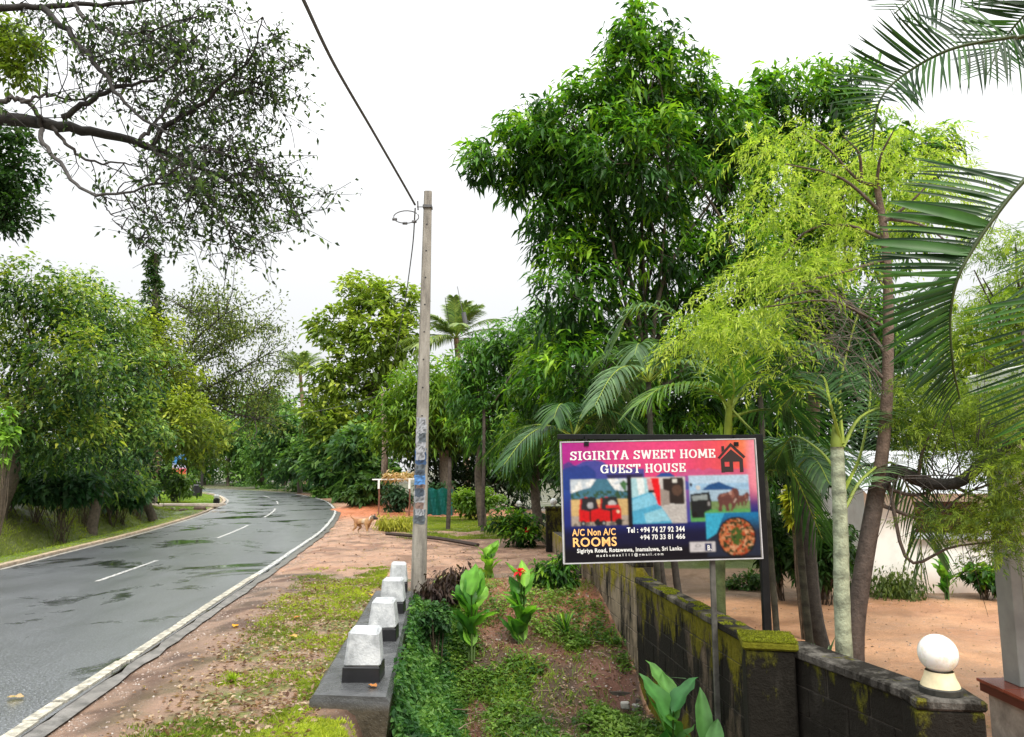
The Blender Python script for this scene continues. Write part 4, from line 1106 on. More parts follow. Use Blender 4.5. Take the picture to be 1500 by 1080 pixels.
# ---------------------------------------------------------------- lime feathery tree near the wall
def sprays(buf, tips, rng, nper, L, pal, nn=26, nl=.05, hang=.55, wid=.009):
    """drooping twigs set with fine needle leaflets"""
    n = len(tips)
    for k in range(nper):
        s0 = tips + rng.normal(0, .055, (n, 3)) * [1, 1, .6]
        dr = nrm(rng.normal(size=(n, 3)) * [1, 1, .25] + [-.35, -.1, .05]); ln = L * rng.uniform(.6, 1.2, n)[:, None]
        bias = rng.random(n)
        t = np.linspace(.1, 1, nn)[None, :, None]
        C = s0[:, None] + dr[:, None] * ln[:, None] * t + np.array([0, 0, -1.0]) * (ln[:, None] * hang * t ** 2)
        T = nrm(dr[:, None] + np.array([0, 0, -1.0]) * 2 * hang * t)
        S = nrm(np.cross(T, rng.normal(size=T.shape)))
        sgn = np.where(np.arange(nn) % 2, 1, -1)[None, :, None]
        D = nrm(T * .8 + S * sgn * .7)
        P = C.reshape(-1, 3); m_ = len(P)
        col = palette(pal, m_, rng, np.repeat(bias, nn))
        leaves(buf, P, D.reshape(-1, 3), nl * rng.uniform(.7, 1.3, m_), wid, col, rng, droop=.15, q=2)

rng = np.random.default_rng(31)
lb0 = np.array([*at(1252, 955, 6.9)[:2], -.95]); e = empty('feathery_tree', lb0); tag(e, 'tall thin trunked tree with drooping lime yellow feathery foliage beside the pale palm trunk', 'tree')
inv = Matrix.Translation(-Vector(lb0)); tb = Buf()
dd = 6.9
tube(tb, spline([lb0, at(1252, 955, dd), at(1262, 850, dd), at(1285, 715, dd)], 16), np.linspace(.085, .075, 16), 10, col=(.085, .065, .055))
tube(tb, spline([at(1285, 725, dd), at(1298, 600, dd), at(1301, 450, dd), at(1296, 350, dd), at(1284, 270, dd)], 24), np.linspace(.062, .03, 24), 9, col=(.13, .09, .07))
tube(tb, spline([at(1288, 712, dd), at(1312, 690, dd), at(1352, 706, dd), at(1400, 708, dd - .2), at(1440, 680, dd - .3), at(1520, 620, dd - .5)], 18), np.linspace(.066, .04, 18), 8, col=(.035, .03, .027))
BR = [((1296, 715), (1345, 725), (1400, 700), (1500, 660)), ((1430, 690), (1460, 620), (1490, 560)), ((1380, 705), (1450, 735), (1520, 745)), ((1290, 740), (1360, 760), (1420, 720), (1520, 690)),
      ((1284, 272), (1255, 262), (1210, 215), (1170, 192)), ((1284, 275), (1290, 230), (1310, 190)), ((1290, 330), (1330, 300), (1370, 260)), ((1262, 262), (1258, 225), (1235, 200)),
      ((1298, 520), (1240, 440), (1170, 430), (1060, 480)), ((1296, 480), (1262, 460), (1210, 440), (1120, 450)), ((1300, 560), (1255, 520), (1200, 500)), ((1294, 350), (1240, 330), (1180, 340), (1130, 400)),
      ((1300, 430), (1285, 405), (1275, 400)), ((1298, 380), (1230, 400), (1140, 420)), ((1290, 310), (1230, 260), (1150, 240)), ((1290, 320), (1350, 330), (1395, 360)), ((1440, 690), (1440, 640), (1460, 600)), ((1345, 700), (1352, 660), (1372, 620)), ((1300, 700), (1330, 820), (1400, 800), (1520, 790))]
ends = []
for b_ in BR:
    dz = rng.uniform(-.5, .3); pts = [at(x, y, dd + dz * k / 3) for k, (x, y) in enumerate(b_)]
    P = spline(pts, 14); tube(tb, P, np.linspace(.02, .006, 14), 5, col=(.1, .075, .06)); ends.append(P)
for k in range(60):     # bare pale twigs in the middle of the tree
    P0 = at(rng.uniform(1225, 1300), rng.uniform(430, 600), dd + rng.uniform(-.3, .3)); P1 = at(rng.uniform(1120, 1240), rng.uniform(410, 570), dd + rng.uniform(-.5, .3))
    md = (P0 + P1) / 2 + [0, 0, rng.uniform(.05, .25)] + rng.normal(0, .05, 3); tube(tb, spline([P0, md, P1], 7), np.linspace(.005, .002, 7), 3, col=(.13, .115, .095), cap=False)
for k in range(50):
    P0 = at(rng.uniform(1300, 1480), rng.uniform(690, 730), dd + rng.uniform(-.4, .2)); P1 = P0 + rng.normal(0, 1, 3) * [.35, .25, .45]
    md = (P0 + P1) / 2 + rng.normal(0, .08, 3); tube(tb, spline([P0, md, P1], 6), np.linspace(.007, .002, 6), 3, col=(.06, .05, .045), cap=False)
tb.build('trunk', M['bark'], e, True).matrix_parent_inverse = inv
cbf = Buf()
def tips_in(specs, n, rng):
    w_ = np.array([a[2] * a[3] for a in specs], float); k = rng.choice(len(specs), n, p=w_ / w_.sum()); s = np.array(specs, float)[k]
    r = np.sqrt(rng.random(n)); a = rng.random(n) * 2 * math.pi
    return np.array([at(x + rx * rr2 * math.cos(aa), y + ry * rr2 * math.sin(aa), dd_ + rng.uniform(-.55, .55)) for (x, y, rx, ry, dd_), rr2, aa in zip(s, r, a)])
sp = [(1165, 205, 70, 20, dd), (1135, 225, 40, 24, dd), (1250, 225, 40, 45, dd + .3), (1310, 205, 55, 50, dd + .5), (1370, 240, 36, 30, dd + .6), (1335, 290, 55, 45, dd + .5), (1225, 300, 45, 40, dd + .4), (1150, 285, 40, 40, dd), (1130, 340, 22, 25, dd), (1170, 385, 58, 26, dd), (1130, 400, 35, 20, dd), (1235, 140, 22, 14, dd), (1370, 300, 30, 30, dd + .4), (1250, 360, 30, 30, dd + .4),
      (1075, 450, 60, 26, dd), (1030, 485, 32, 20, dd), (1115, 470, 46, 26, dd), (1150, 545, 16, 14, dd), (1095, 500, 40, 16, dd)]
sprays(cbf, tips_in(sp, 215, rng), rng, 4, .52, LIME, nn=26, nl=.058, wid=.014, hang=.62)
sp = [(1440, 760, 60, 30, dd), (1480, 740, 40, 25, dd - .3), (1400, 620, 60, 40, dd + .3), (1350, 590, 40, 50, dd + .3), (1440, 660, 50, 30, dd + .2), (1330, 640, 30, 30, dd + .4)]
sp += [(1375, 765, 55, 18, 6.6), (1420, 590, 45, 35, 7.2), (1480, 700, 45, 50, 6.3), (1490, 640, 40, 50, 6.3), (1460, 780, 45, 35, 6.4), (1500, 590, 35, 45, 6.3)]
sprays(cbf, tips_in(sp, 500, rng), rng, 3, .3, [(.05, .09, .015), (.13, .2, .025), (.3, .38, .045)], nn=22, nl=.05, hang=.3)
cbf.build('crown', M['leaf_soft'], e).matrix_parent_inverse = inv

# a second feathery tree further right
rng = np.random.default_rng(37)
b0 = np.array([*at(1560, 800, 10)[:2], -.9]); e = empty('feathery_tree', b0); tag(e, 'bright green feathery tree at the right edge beyond the near palm fronds', 'tree'); inv = Matrix.Translation(-Vector(b0))
tb = Buf(); tube(tb, spline([b0, at(1540, 600, 10), at(1500, 420, 10)], 12), np.linspace(.12, .05, 12), 8, col=(.08, .065, .05))
for k in range(16):
    P1 = at(rng.uniform(1420, 1530), rng.uniform(350, 600), 10 + rng.uniform(-1, 1)); P0 = at(1530, rng.uniform(450, 650), 10); tube(tb, spline([P0, (P0 + P1) / 2 + rng.normal(0, .15, 3), P1], 7), np.linspace(.03, .008, 7), 4, col=(.06, .05, .04))
tb.build('trunk', M['bark'], e, True).matrix_parent_inverse = inv
cbf = Buf(); sprays(cbf, tips_in([(1470, 380, 50, 50, 10), (1490, 460, 60, 60, 10), (1440, 520, 45, 60, 10), (1500, 580, 60, 60, 10), (1430, 590, 50, 30, 10), (1400, 480, 25, 50, 10.5), (1580, 460, 80, 150, 10)], 420, rng), rng, 4, .45, [(.09, .16, .02), (.2, .3, .03), (.36, .44, .05)], nn=20, nl=.085, wid=.016, hang=.4)
cbf.build('crown', M['leaf_soft'], e).matrix_parent_inverse = inv

# ---------------------------------------------------------------- near palm at the right edge, leaflets one by one
rng = np.random.default_rng(41)
pb0 = np.array([4.1, 2.6, -.5]); e = empty('near_palm', pb0); tag(e, 'near palm at the right edge whose long dark fronds hang into view', 'palm'); inv = Matrix.Translation(-Vector(pb0))
top = np.array([3.9, 3.0, 4.1])
tb = Buf(); tube(tb, spline([pb0, (pb0 + top) / 2 + [.08, 0, 0], top], 26), np.linspace(.16, .11, 26) * (1 + .05 * (np.arange(26) % 3 == 0)), 12, col=(.25, .24, .2)); tb.build('trunk', M['bark'], e, True).matrix_parent_inverse = inv
def unit_leaflet(droop, wid, twist):
    b = Buf(); V = []; n_ = 7
    for k in range(n_):
        t = k / (n_ - 1); wk = wid / 2 * min(1, .45 + 3 * t) * (1 - t ** 3) ** .7 + .001
        z = -droop * t * t; f = wk * .35
        V += [(t, -wk, z + f), (t, 0, z), (t, wk, z + f)]
    b.add(V, quads=[(3 * k + a, 3 * k + a + 1, 3 * k + 4 + a, 3 * k + 3 + a) for k in range(n_ - 1) for a in (0, 1)], col=(1, 1, 1))
    return b
def leaflet_mesh(dr, wd, colr):
    b = unit_leaflet(dr, wd, 0); b.C = [np.tile(colr, (b.n, 1))]; return b.mesh('leaflet', M['palm_leaf'], True)
LM = [leaflet_mesh(dr, wd, c_) for dr, wd, c_ in ((.14, .04, (.014, .045, .012)), (.24, .044, (.022, .07, .014)), (.32, .038, (.01, .035, .01)), (.2, .046, (.04, .12, .016)))]  # leaflet greens darkened so the colour carries the fronds' backlit shade
LW = leaflet_mesh(.16, .12, (.04, .12, .022))
def near_frond(pts, n, lens, sidev, other, wide=(), s0=.1, fwd=(.25, 1.0), back=.0, spread=.1):
    """pts: rachis. sidev: world direction leaflets on the near row lean to; other: the second row"""
    P = spline(pts, 40); f = Buf(); tube(f, P, np.linspace(.015, .004, 40), 7, col=(.05, .075, .02)); fr = f.build('frond', M['palm_leaf'], e, True); fr.matrix_parent_inverse = inv
    for row, sv in ((0, sidev), (1, other)):
        if sv is None: continue
        sv = nrm(np.array(sv, float))
        for k in range(n):
            s = s0 + (1 - s0) * (k + .5 * row + rng.uniform(-.15, .15)) / n
            if s > .999: s = .995
            ix = s * 39; i = min(int(ix), 38); p = P[i] * (1 - ix + i) + P[i + 1] * (ix - i); T = nrm(P[i + 1] - P[i])
            S = nrm(sv - (sv @ T) * T); D = nrm(S + T * np.interp(s, [0, 1], fwd) + rng.normal(0, spread * .5, 3))
            L = np.interp(s, [0, .3, .7, 1], lens) * (1 if row == 0 else .85) * rng.uniform(.92, 1.05)
            X_ = D; Z_ = nrm(np.cross(T, X_)) ; Z_ = Z_ if Z_[2] > 0 else -Z_
            Z_ = nrm(Z_ + rng.normal(0, .12, 3)); Y_ = nrm(np.cross(Z_, X_)); Z_ = np.cross(X_, Y_)
            me = LW if (row == 0 and k in wide) else LM[int(rng.integers(0, 4))]
            o = bpy.data.objects.new('leaflet', me); COL.objects.link(o); o.parent = fr
            mw = Matrix(((X_[0] * L, Y_[0] * L, Z_[0] * L, p[0]), (X_[1] * L, Y_[1] * L, Z_[1] * L, p[1]), (X_[2] * L, Y_[2] * L, Z_[2] * L, p[2]), (0, 0, 0, 1)))
            o.matrix_basis = mw
    return fr
q_ = 3.9
# F1 arching down over the top right; F2 the big hanging frond; F3 lower right; F4 upper right
near_frond([top, at(1530, 45, q_), at(1480, 55, q_), at(1394, 72, q_), at(1324, 110, q_ + .1), at(1288, 150, q_ + .1), at(1277, 222, q_ + .15)], 52, (.2, .42, .36, .14), np.array([-.75, .1, .55]), np.array([-.5, -.3, -.75]), s0=.3, fwd=(.25, .6))
near_frond([top - [0, 0, .1], at(1560, 215, q_ - .2), at(1500, 265, q_ - .2), at(1457, 318, q_ - .2), at(1425, 365, q_ - .2), at(1402, 410, q_ - .2), at(1392, 465, q_ - .15), at(1396, 535, q_ - .1), at(1406, 585, q_)], 60, (.36, .54, .46, .17), np.array([-.9, .1, -.3]), np.array([-.5, .55, -.65]), wide=(13, 14, 21, 22), s0=.24, fwd=(.05, .75))
near_frond([top, at(1600, 330, q_ - .8), at(1545, 430, q_ - .9), at(1520, 540, q_ - .9), at(1512, 640, q_ - .9)], 38, (.25, .34, .3, .14), np.array([-.7, .1, -.55]), np.array([.5, .5, -.6]), s0=.2, fwd=(.3, .8))
near_frond([top + [0, .1, .1], at(1560, -10, q_ + .8), at(1510, 15, q_ + 1), at(1470, 60, q_ + 1.1), at(1446, 110, q_ + 1.1)], 32, (.3, .5, .42, .16), np.array([-.55, .1, .55]), np.array([-.1, -.4, -.9]), s0=.25, fwd=(.3, .8))
near_frond([top + [0, .1, .1], at(1560, -90, q_ + .3), at(1440, -60, q_ + .3), at(1360, -20, q_ + .4), at(1310, 20, q_ + .4)], 30, (.3, .5, .42, .16), np.array([-.3, .1, .8]), np.array([-.2, -.3, -.8]), s0=.2, fwd=(.3, .8))

# ---------------------------------------------------------------- palms behind the sign and the wall
dp = 6.7
P0_ = np.array([*at(1235, 960, dp)[:2], -.95])
F = lambda *p: [at(x, y, dp + z) for x, y, z in p]
fr = [(F((1232, 650, 0), (1216, 590, -.1), (1205, 552, .1), (1180, 560, .4), (1140, 600, .7)), .4, .022, PALM, .4, .3),
      (F((1235, 650, 0), (1230, 580, .1), (1240, 520, .2), (1265, 440, .3), (1300, 400, .4)), .45, .022, PALM, .4, .3),
      (F((1235, 655, 0), (1262, 610, .2), (1310, 600, .4), (1350, 660, .4), (1370, 740, .4)), .45, .022, PALM, .5, .2),
      (F((1232, 700, 0), (1200, 660, .4), (1160, 640, .8), (1135, 680, 1.1)), .4, .022, PALM, .5, .2),
      (F((1238, 745, 0), (1265, 700, .1), (1310, 680, .3), (1345, 760, .4), (1350, 850, .4)), .45, .024, PALMS, .5, .2),
      (F((1236, 720, 0), (1262, 660, .6), (1275, 560, .9), (1250, 480, 1)), .45, .022, PALM, .4, .3)]
palm('areca_palm', 'pale ringed palm trunk with yellow green crownshaft right of the signboard', [P0_, at(1234, 900, dp), at(1232, 800, dp), at(1229, 720, dp), at(1226, 655, dp)], .062, fr, 51, trunkcol=(.33, .37, .26), shaft=([at(1226, 660, dp), at(1224, 640, dp), at(1222, 622, dp)], (.22, .28, .05)), nl=40)
dp = 8.2
stems_ = [at(1066, 640, dp)]
P0_ = np.array([*at(1052, 880, dp)[:2], -.92])
fr = [(F((1068, 600, 0), (1050, 575, -.1), (1010, 563, -.2), (970, 568, -.4), (936, 592, -.5)), .52, .03, PALMY, .55, .35),
      (F((1070, 600, 0), (1075, 560, -.1), (1060, 510, -.2), (1040, 480, -.2)), .55, .03, PALMY, .2, .5),
      (F((1070, 600, 0), (1100, 560, .1), (1140, 575, .2), (1180, 640, .3)), .5, .03, PALM, .5, .3),
      (F((1068, 610, 0), (1040, 540, .5), (990, 465, .6), (930, 450, .5), (902, 500, .5)), .62, .028, PALMS, .6, .4),
      (F((1072, 600, 0), (1110, 640, -.1), (1160, 690, -.1), (1205, 790, .1)), .55, .028, PALM, .6, .2),
      (F((1072, 610, 0), (1120, 600, .4), (1180, 610, .6), (1215, 690, .7)), .55, .028, PALM, .6, .2),
      (F((1070, 610, 0), (1090, 540, .5), (1120, 480, .8), (1160, 430, .9)), .55, .028, PALM, .4, .3)]
palm('areca_palm', 'areca palm behind the signboard with bright yellow green leaf bases', [P0_, at(1054, 800, dp), at(1062, 700, dp), at(1066, 645, dp)], .055, fr, 52, trunkcol=(.12, .15, .06), shaft=([at(1066, 650, dp), at(1068, 600, dp), at(1072, 560, dp)], (.3, .36, .05)), nl=38)
for (px, dpp, lab, seed, hpx, n_, L_, pal_) in ((950, 11.5, 'dark green palm with arching fronds left behind the signboard', 53, 560, 9, 2.0, PALMS), (840, 12.2, 'dark palm whose fronds spread over the left end of the signboard', 54, 640, 9, 1.9, PALM),
                                          (1165, 9.6, 'low palm with drooping dark fronds between the signboard and pale trunk', 55, 700, 10, 1.6, PALM), (1110, 12.5, 'palm with upright fronds deep in shade behind the signboard', 56, 520, 9, 2.1, PALM)):
    c = at(px, hpx, dpp); rngp = np.random.default_rng(seed)
    palm('areca_palm', lab, [np.array([c[0] + .1, c[1], -.9]), np.array([c[0] + .03, c[1], (c[2] - .9) / 2]), c], .045, crown_fronds(c, n_, L_, rngp, .5, .03, pal_, (25, 80), .75, .5, .25), seed, trunkcol=(.05, .05, .035), nl=34)

# coconut palms beyond the road
for (px, py, dpp, n_, L_, lab, seed) in ((668, 496, 42, 24, 3.5, 'tall coconut palm standing above the mango trees right of the pole', 61), (440, 548, 66, 16, 3.6, 'distant coconut palm left of the yellow green tree by the road', 62)):
    c = at(px, py, dpp); rngp = np.random.default_rng(seed)
    palm('coconut_palm', lab, [np.array([c[0] + .8, c[1], 0]), np.array([c[0] + .5, c[1], c[2] / 2]), c], .16, crown_fronds(c, n_, L_, rngp, .9, .055, [(.1, .18, .06), (.2, .28, .08), (.3, .34, .1)], (5, 85), .38, .45, .2), seed, trunkcol=(.3, .2, .13), nl=56, cat='coconut palm')

# ---------------------------------------------------------------- trees right of the road, behind the pole
def gz(x, y): return float(hz(np.array([x]), np.array([y]))[0])
def base_at(px, d_): p = at(px, 700, d_); return (p[0], d_, gz(p[0], d_))
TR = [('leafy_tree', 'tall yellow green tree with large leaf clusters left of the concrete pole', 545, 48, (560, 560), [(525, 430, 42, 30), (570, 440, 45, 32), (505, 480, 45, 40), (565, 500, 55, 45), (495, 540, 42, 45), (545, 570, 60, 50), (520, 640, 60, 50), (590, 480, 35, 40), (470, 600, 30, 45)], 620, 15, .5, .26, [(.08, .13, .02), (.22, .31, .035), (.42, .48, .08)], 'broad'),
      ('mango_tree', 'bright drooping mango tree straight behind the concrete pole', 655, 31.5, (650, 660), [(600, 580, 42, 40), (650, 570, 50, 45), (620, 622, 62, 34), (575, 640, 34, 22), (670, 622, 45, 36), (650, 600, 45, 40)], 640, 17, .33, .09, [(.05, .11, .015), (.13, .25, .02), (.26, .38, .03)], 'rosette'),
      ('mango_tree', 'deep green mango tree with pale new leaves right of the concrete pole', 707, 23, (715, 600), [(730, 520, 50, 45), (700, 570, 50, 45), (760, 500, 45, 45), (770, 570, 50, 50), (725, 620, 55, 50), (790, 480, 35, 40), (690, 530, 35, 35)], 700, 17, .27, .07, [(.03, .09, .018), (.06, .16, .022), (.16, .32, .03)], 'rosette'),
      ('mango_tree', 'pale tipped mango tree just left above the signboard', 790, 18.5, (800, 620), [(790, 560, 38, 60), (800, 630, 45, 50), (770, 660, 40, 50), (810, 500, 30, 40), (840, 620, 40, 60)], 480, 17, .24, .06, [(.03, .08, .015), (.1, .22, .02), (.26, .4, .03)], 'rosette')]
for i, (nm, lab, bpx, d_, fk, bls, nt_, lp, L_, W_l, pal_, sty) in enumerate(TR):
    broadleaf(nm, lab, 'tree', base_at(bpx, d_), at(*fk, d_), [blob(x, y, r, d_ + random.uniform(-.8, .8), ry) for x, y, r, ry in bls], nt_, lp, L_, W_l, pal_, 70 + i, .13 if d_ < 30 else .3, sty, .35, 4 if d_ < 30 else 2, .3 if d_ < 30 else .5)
# dark trees along the far right side of the road
FT = [(440, 58, 58, 62, 655, 'dark tree over the right side of the road bend'), (385, 74, 60, 70, 640, 'darkish green tree at the outside of the far bend'), (485, 50, 48, 70, 655, 'dark broad tree in front of the yellow green roadside tree'),
      (335, 86, 45, 58, 655, 'light green tree at the far left of the bend'), (300, 92, 40, 70, 640, 'hazy green tree closing the view of the road'), (415, 74, 50, 60, 645, 'blue green tree behind the bend near the distant coconut'), (250, 104, 60, 75, 640, 'far tree seen through the gap by the ivy trunk'), (530, 42, 45, 55, 680, 'low dark tree left of the red earth mound'), (355, 100, 50, 80, 625, 'farthest pale tree above the end of the road')]
for i, (px, d_, rp, rz_, py, lab) in enumerate(FT):
    rr_ = np.random.default_rng(200 + i); bls = []
    for k in range(8):
        bls.append(blob(px + rr_.uniform(-.6, .6) * rp, min(py + rr_.uniform(-.6, .75) * rz_, 712 - rz_ * .32), rp * rr_.uniform(.35, .6), d_ + rr_.uniform(-2, 2), rz_ * rr_.uniform(.3, .5)))
    p_ = [(.03, .08, .028), (.08, .17, .045), (.18, .3, .065)] if i in (0, 2, 5, 7) else [(.05, .12, .035), (.13, .25, .05), (.25, .4, .08)]
    broadleaf('roadside_tree', lab, 'tree', base_at(px, d_), at(px, py + 20, d_), bls, 420, 15, .5, .26, p_, 300 + i, .2, 'broad', .3, 2, .5 + d_ * .004, group='trees around the bend in the road')

# ---------------------------------------------------------------- trees on the left of the road
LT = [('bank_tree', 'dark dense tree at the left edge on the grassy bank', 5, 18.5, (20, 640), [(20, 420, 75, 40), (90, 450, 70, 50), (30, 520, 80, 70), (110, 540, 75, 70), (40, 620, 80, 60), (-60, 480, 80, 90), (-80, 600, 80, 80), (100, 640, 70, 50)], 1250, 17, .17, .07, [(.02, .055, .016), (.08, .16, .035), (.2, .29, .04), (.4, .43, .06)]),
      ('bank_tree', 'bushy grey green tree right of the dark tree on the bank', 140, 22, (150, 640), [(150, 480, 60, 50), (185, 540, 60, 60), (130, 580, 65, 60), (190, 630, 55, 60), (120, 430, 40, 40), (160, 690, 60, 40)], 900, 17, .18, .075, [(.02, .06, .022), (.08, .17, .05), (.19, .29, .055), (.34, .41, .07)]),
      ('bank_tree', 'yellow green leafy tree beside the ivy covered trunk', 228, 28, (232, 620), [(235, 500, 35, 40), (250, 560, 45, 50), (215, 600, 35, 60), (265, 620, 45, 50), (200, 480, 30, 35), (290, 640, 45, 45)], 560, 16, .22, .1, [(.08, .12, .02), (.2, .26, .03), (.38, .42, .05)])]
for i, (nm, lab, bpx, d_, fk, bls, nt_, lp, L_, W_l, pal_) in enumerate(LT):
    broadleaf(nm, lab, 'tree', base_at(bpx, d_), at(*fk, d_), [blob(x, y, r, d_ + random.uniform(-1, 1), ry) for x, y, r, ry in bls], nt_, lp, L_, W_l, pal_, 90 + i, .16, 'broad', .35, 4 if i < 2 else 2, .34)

# ivy trunk
rng = np.random.default_rng(95); d_ = 33
iv = base_at(226, d_ + 1.5); e = empty('ivy_covered_tree', iv); tag(e, 'tall bare trunk wrapped in dark ivy rising above the left trees', 'tree'); inv = Matrix.Translation(-Vector(iv))
tb = Buf(); tube(tb, spline([iv, at(226, 560, d_ + 1.5), at(228, 372, d_ + 1.5)], 10), np.linspace(.25, .12, 10), 8, col=(.08, .07, .05)); tb.build('trunk', M['bark'], e, True).matrix_parent_inverse = inv
cb_ = Buf(); canopy(cb_, [blob(226, y, w_, d_ + 1.5, 30) for y, w_ in ((400, 11), (430, 15), (470, 18), (520, 20), (575, 22), (380, 7))], 330, 14, .2, .11, DARK + [(.08, .12, .03)], rng, q=2, twr=.16, shell=.5)
cb_.build('ivy', M['leaf'], e).matrix_parent_inverse = inv

# spreading half bare tree with the brown trunk at the slab
rng = np.random.default_rng(97); d_ = 34.5
b0 = np.array(base_at(220, d_)); b0[2] = gz(b0[0], d_); e = empty('spreading_tree', b0); tag(e, 'half bare spreading tree with a straight brown trunk by the roadside slab', 'tree'); inv = Matrix.Translation(-Vector(b0))
tb = Buf(); fk = at(238, 632, d_); tube(tb, spline([b0 - [0, 0, .2], at(226, 690, d_), fk], 10), np.linspace(.3, .2, 10), 9, col=(.13, .085, .06))
cb_ = Buf(); starts = []
for (pts, r0) in (([(238, 632), (262, 590), (320, 560), (390, 520)], .13), ([(238, 632), (250, 560), (285, 500), (330, 460)], .12), ([(262, 590), (320, 585), (390, 575)], .08), ([(250, 560), (300, 520), (370, 480)], .08), ([(238, 640), (222, 560), (205, 480)], .12), ([(300, 565), (330, 600), (380, 615)], .06), ([(285, 500), (290, 470), (270, 450)], .06)):
    P = spline([at(x, y, d_ + rng.uniform(-.8, .8) * k) for k, (x, y) in enumerate(pts)], 16); tube(tb, P, np.linspace(r0, .025, 16), 6, col=(.06, .05, .045)); starts.append(P[5:])
S_ = np.vstack(starts); tips = []
for k in range(230):
    p0 = S_[rng.integers(len(S_))]; dv = nrm(rng.normal(size=3) * [1.2, .8, .7] + [.6, 0, .3]) * rng.uniform(.8, 2.4)
    p1 = p0 + dv * .5 + rng.normal(0, .12, 3); p2 = p0 + dv + rng.normal(0, .2, 3); tube(tb, [p0, p1, p2], [.03, .02, .01], 3, col=(.06, .05, .045), cap=False); tips += [p1, p2, (p1 + p2) / 2]
tips = np.array(tips); ti = np.repeat(np.arange(len(tips)), 20); P = tips[ti] + rng.normal(0, .26, (len(ti), 3))
leaves(cb_, P, rng.normal(size=P.shape) + [0, 0, -.3], .17, .08, palette([(.03, .05, .02), (.09, .13, .03), (.24, .28, .05)], len(P), rng), rng, q=2)
tb.build('trunk', M['bark'], e, True).matrix_parent_inverse = inv; cb_.build('crown', M['leaf'], e).matrix_parent_inverse = inv

# ---------------------------------------------------------------- overhanging tree at the upper left
rng = np.random.default_rng(101); d_ = 10.0
b0 = np.array([-11.2, 10.5, .4]); e = empty('overhanging_tree', b0); tag(e, 'overhanging tree reaching mossy dark branches with sparse small leaves over the road at upper left', 'tree'); inv = Matrix.Translation(-Vector(b0))
tb = Buf(); fk = at(-170, 190, 10.3); tube(tb, spline([b0 - [0, 0, .4], (b0 + fk) / 2 + [.15, 0, 0], fk, fk + [-.3, .3, 2.5]], 18), np.linspace(.36, .2, 18), 10, col=(.06, .055, .045))
BRN = [(([-170, 190], [0, 172], [70, 182], [130, 192], [200, 208], [255, 232], [330, 262], [370, 300]), .115, .018), (([-170, 120], [-60, 20], [0, 12], [55, 10], [110, 8], [180, 5], [280, -5]), .07, .02), (([60, 10], [100, 45], [125, 75], [150, 105], [175, 140], [210, 175], [260, 200]), .05, .012),
       (([222, 210], [250, 180], [300, 150], [335, 115], [368, 82], [385, 25]), .045, .008), (([92, 172], [130, 150], [165, 130], [200, 122], [240, 110], [280, 60]), .045, .008), (([205, 205], [235, 170], [270, 130], [300, 95]), .03, .008), (([330, 145], [370, 130], [430, 100]), .022, .006),
       (([62, 190], [62, 205], [78, 228], [95, 250], [115, 275], [150, 286], [195, 281], [235, 262], [265, 240]), .035, .008), (([75, 185], [100, 215], [130, 235], [175, 240], [215, 242]), .03, .007), (([0, 150], [30, 145], [55, 165], [62, 190]), .04, .03), (([30, 150], [70, 140], [110, 145], [160, 130]), .025, .01),
       (([255, 232], [290, 215], [340, 230], [400, 245]), .022, .006), (([150, 286], [165, 320], [210, 358]), .012, .005), (([265, 240], [300, 280], [330, 330], [350, 380]), .022, .006), (([110, 8], [130, 30], [180, 50], [240, 40], [300, 20]), .03, .008), (([-60, 20], [-20, -30], [60, -60], [200, -80], [330, -60]), .06, .01), (([215, 210], [270, 262], [300, 300]), .025, .006), (([330, 262], [370, 250], [420, 290], [440, 340]), .02, .005), (([175, 140], [200, 100], [240, 70], [270, 40]), .02, .006)]
PT = []
for pts, r0, r1 in BRN:
    ph = rng.uniform(-1, 1); P = spline([at(x, y, d_ + ph * .25 * k) for k, (x, y) in enumerate(pts)], 26); P[1:-1] += rng.normal(0, .015, (24, 3)); tube(tb, P, np.linspace(r0, r1, 26), 7, col=(.02, .018, .016) if r0 > .04 else (.05, .045, .042)); PT.append(P[(8 if r0 > .06 else 4):])
PT = np.vstack(PT); tips = []
allow = [(300, 60, 150, 70), (455, 170, 22, 70), (90, 45, 50, 35), (400, 150, 75, 90), (410, 60, 50, 50), (250, 50, 120, 60), (270, 325, 70, 75), (300, 260, 90, 60), (395, 300, 55, 100), (150, 40, 90, 45), (345, 385, 60, 30), (330, 180, 60, 40), (440, 130, 30, 60)]
def proj(P):
    P = np.atleast_2d(P); z = P[:, 2] - EYE; dd2 = P[:, 1] * CP + z * SP; uu = -P[:, 1] * SP + z * CP; return np.stack([750 + FPX * P[:, 0] / dd2, 540 - FPX * uu / dd2], 1)
cnt = 0
while cnt < 480:
    p0 = PT[rng.integers(len(PT))]; dv = nrm(rng.normal(size=3) * [1, .9, .9] + [.35, 0, -.15]) * rng.uniform(.4, 1.15)
    p3 = p0 + dv; x, y = proj(p3)[0]
    if not any(((x - a) / c_) ** 2 + ((y - b_) / f_) ** 2 < 1 for a, b_, c_, f_ in allow) and rng.random() > .06: continue
    p1 = p0 + dv * .35 + rng.normal(0, .06, 3); p2 = p0 + dv * .7 + rng.normal(0, .08, 3)
    Pq = spline([p0, p1, p2, p3], 7); tube(tb, Pq, np.linspace(.01, .0045, 7), 3, col=(.03, .027, .025), cap=False); tips += [Pq[3], Pq[4], Pq[5], Pq[6]]
    for _ in range(3):
        a = Pq[rng.integers(2, 6)]; c_ = a + rng.normal(0, .2, 3); tube(tb, [a, (a + c_) / 2 + rng.normal(0, .03, 3), c_], [.005, .004, .003], 3, col=(.03, .027, .025), cap=False); tips += [c_, (a + c_) / 2]
    cnt += 1
tips = np.array(tips); nl_t = rng.integers(0, 4, len(tips)); ti = np.repeat(np.arange(len(tips)), nl_t); P = tips[ti] + rng.normal(0, .05, (len(ti), 3))
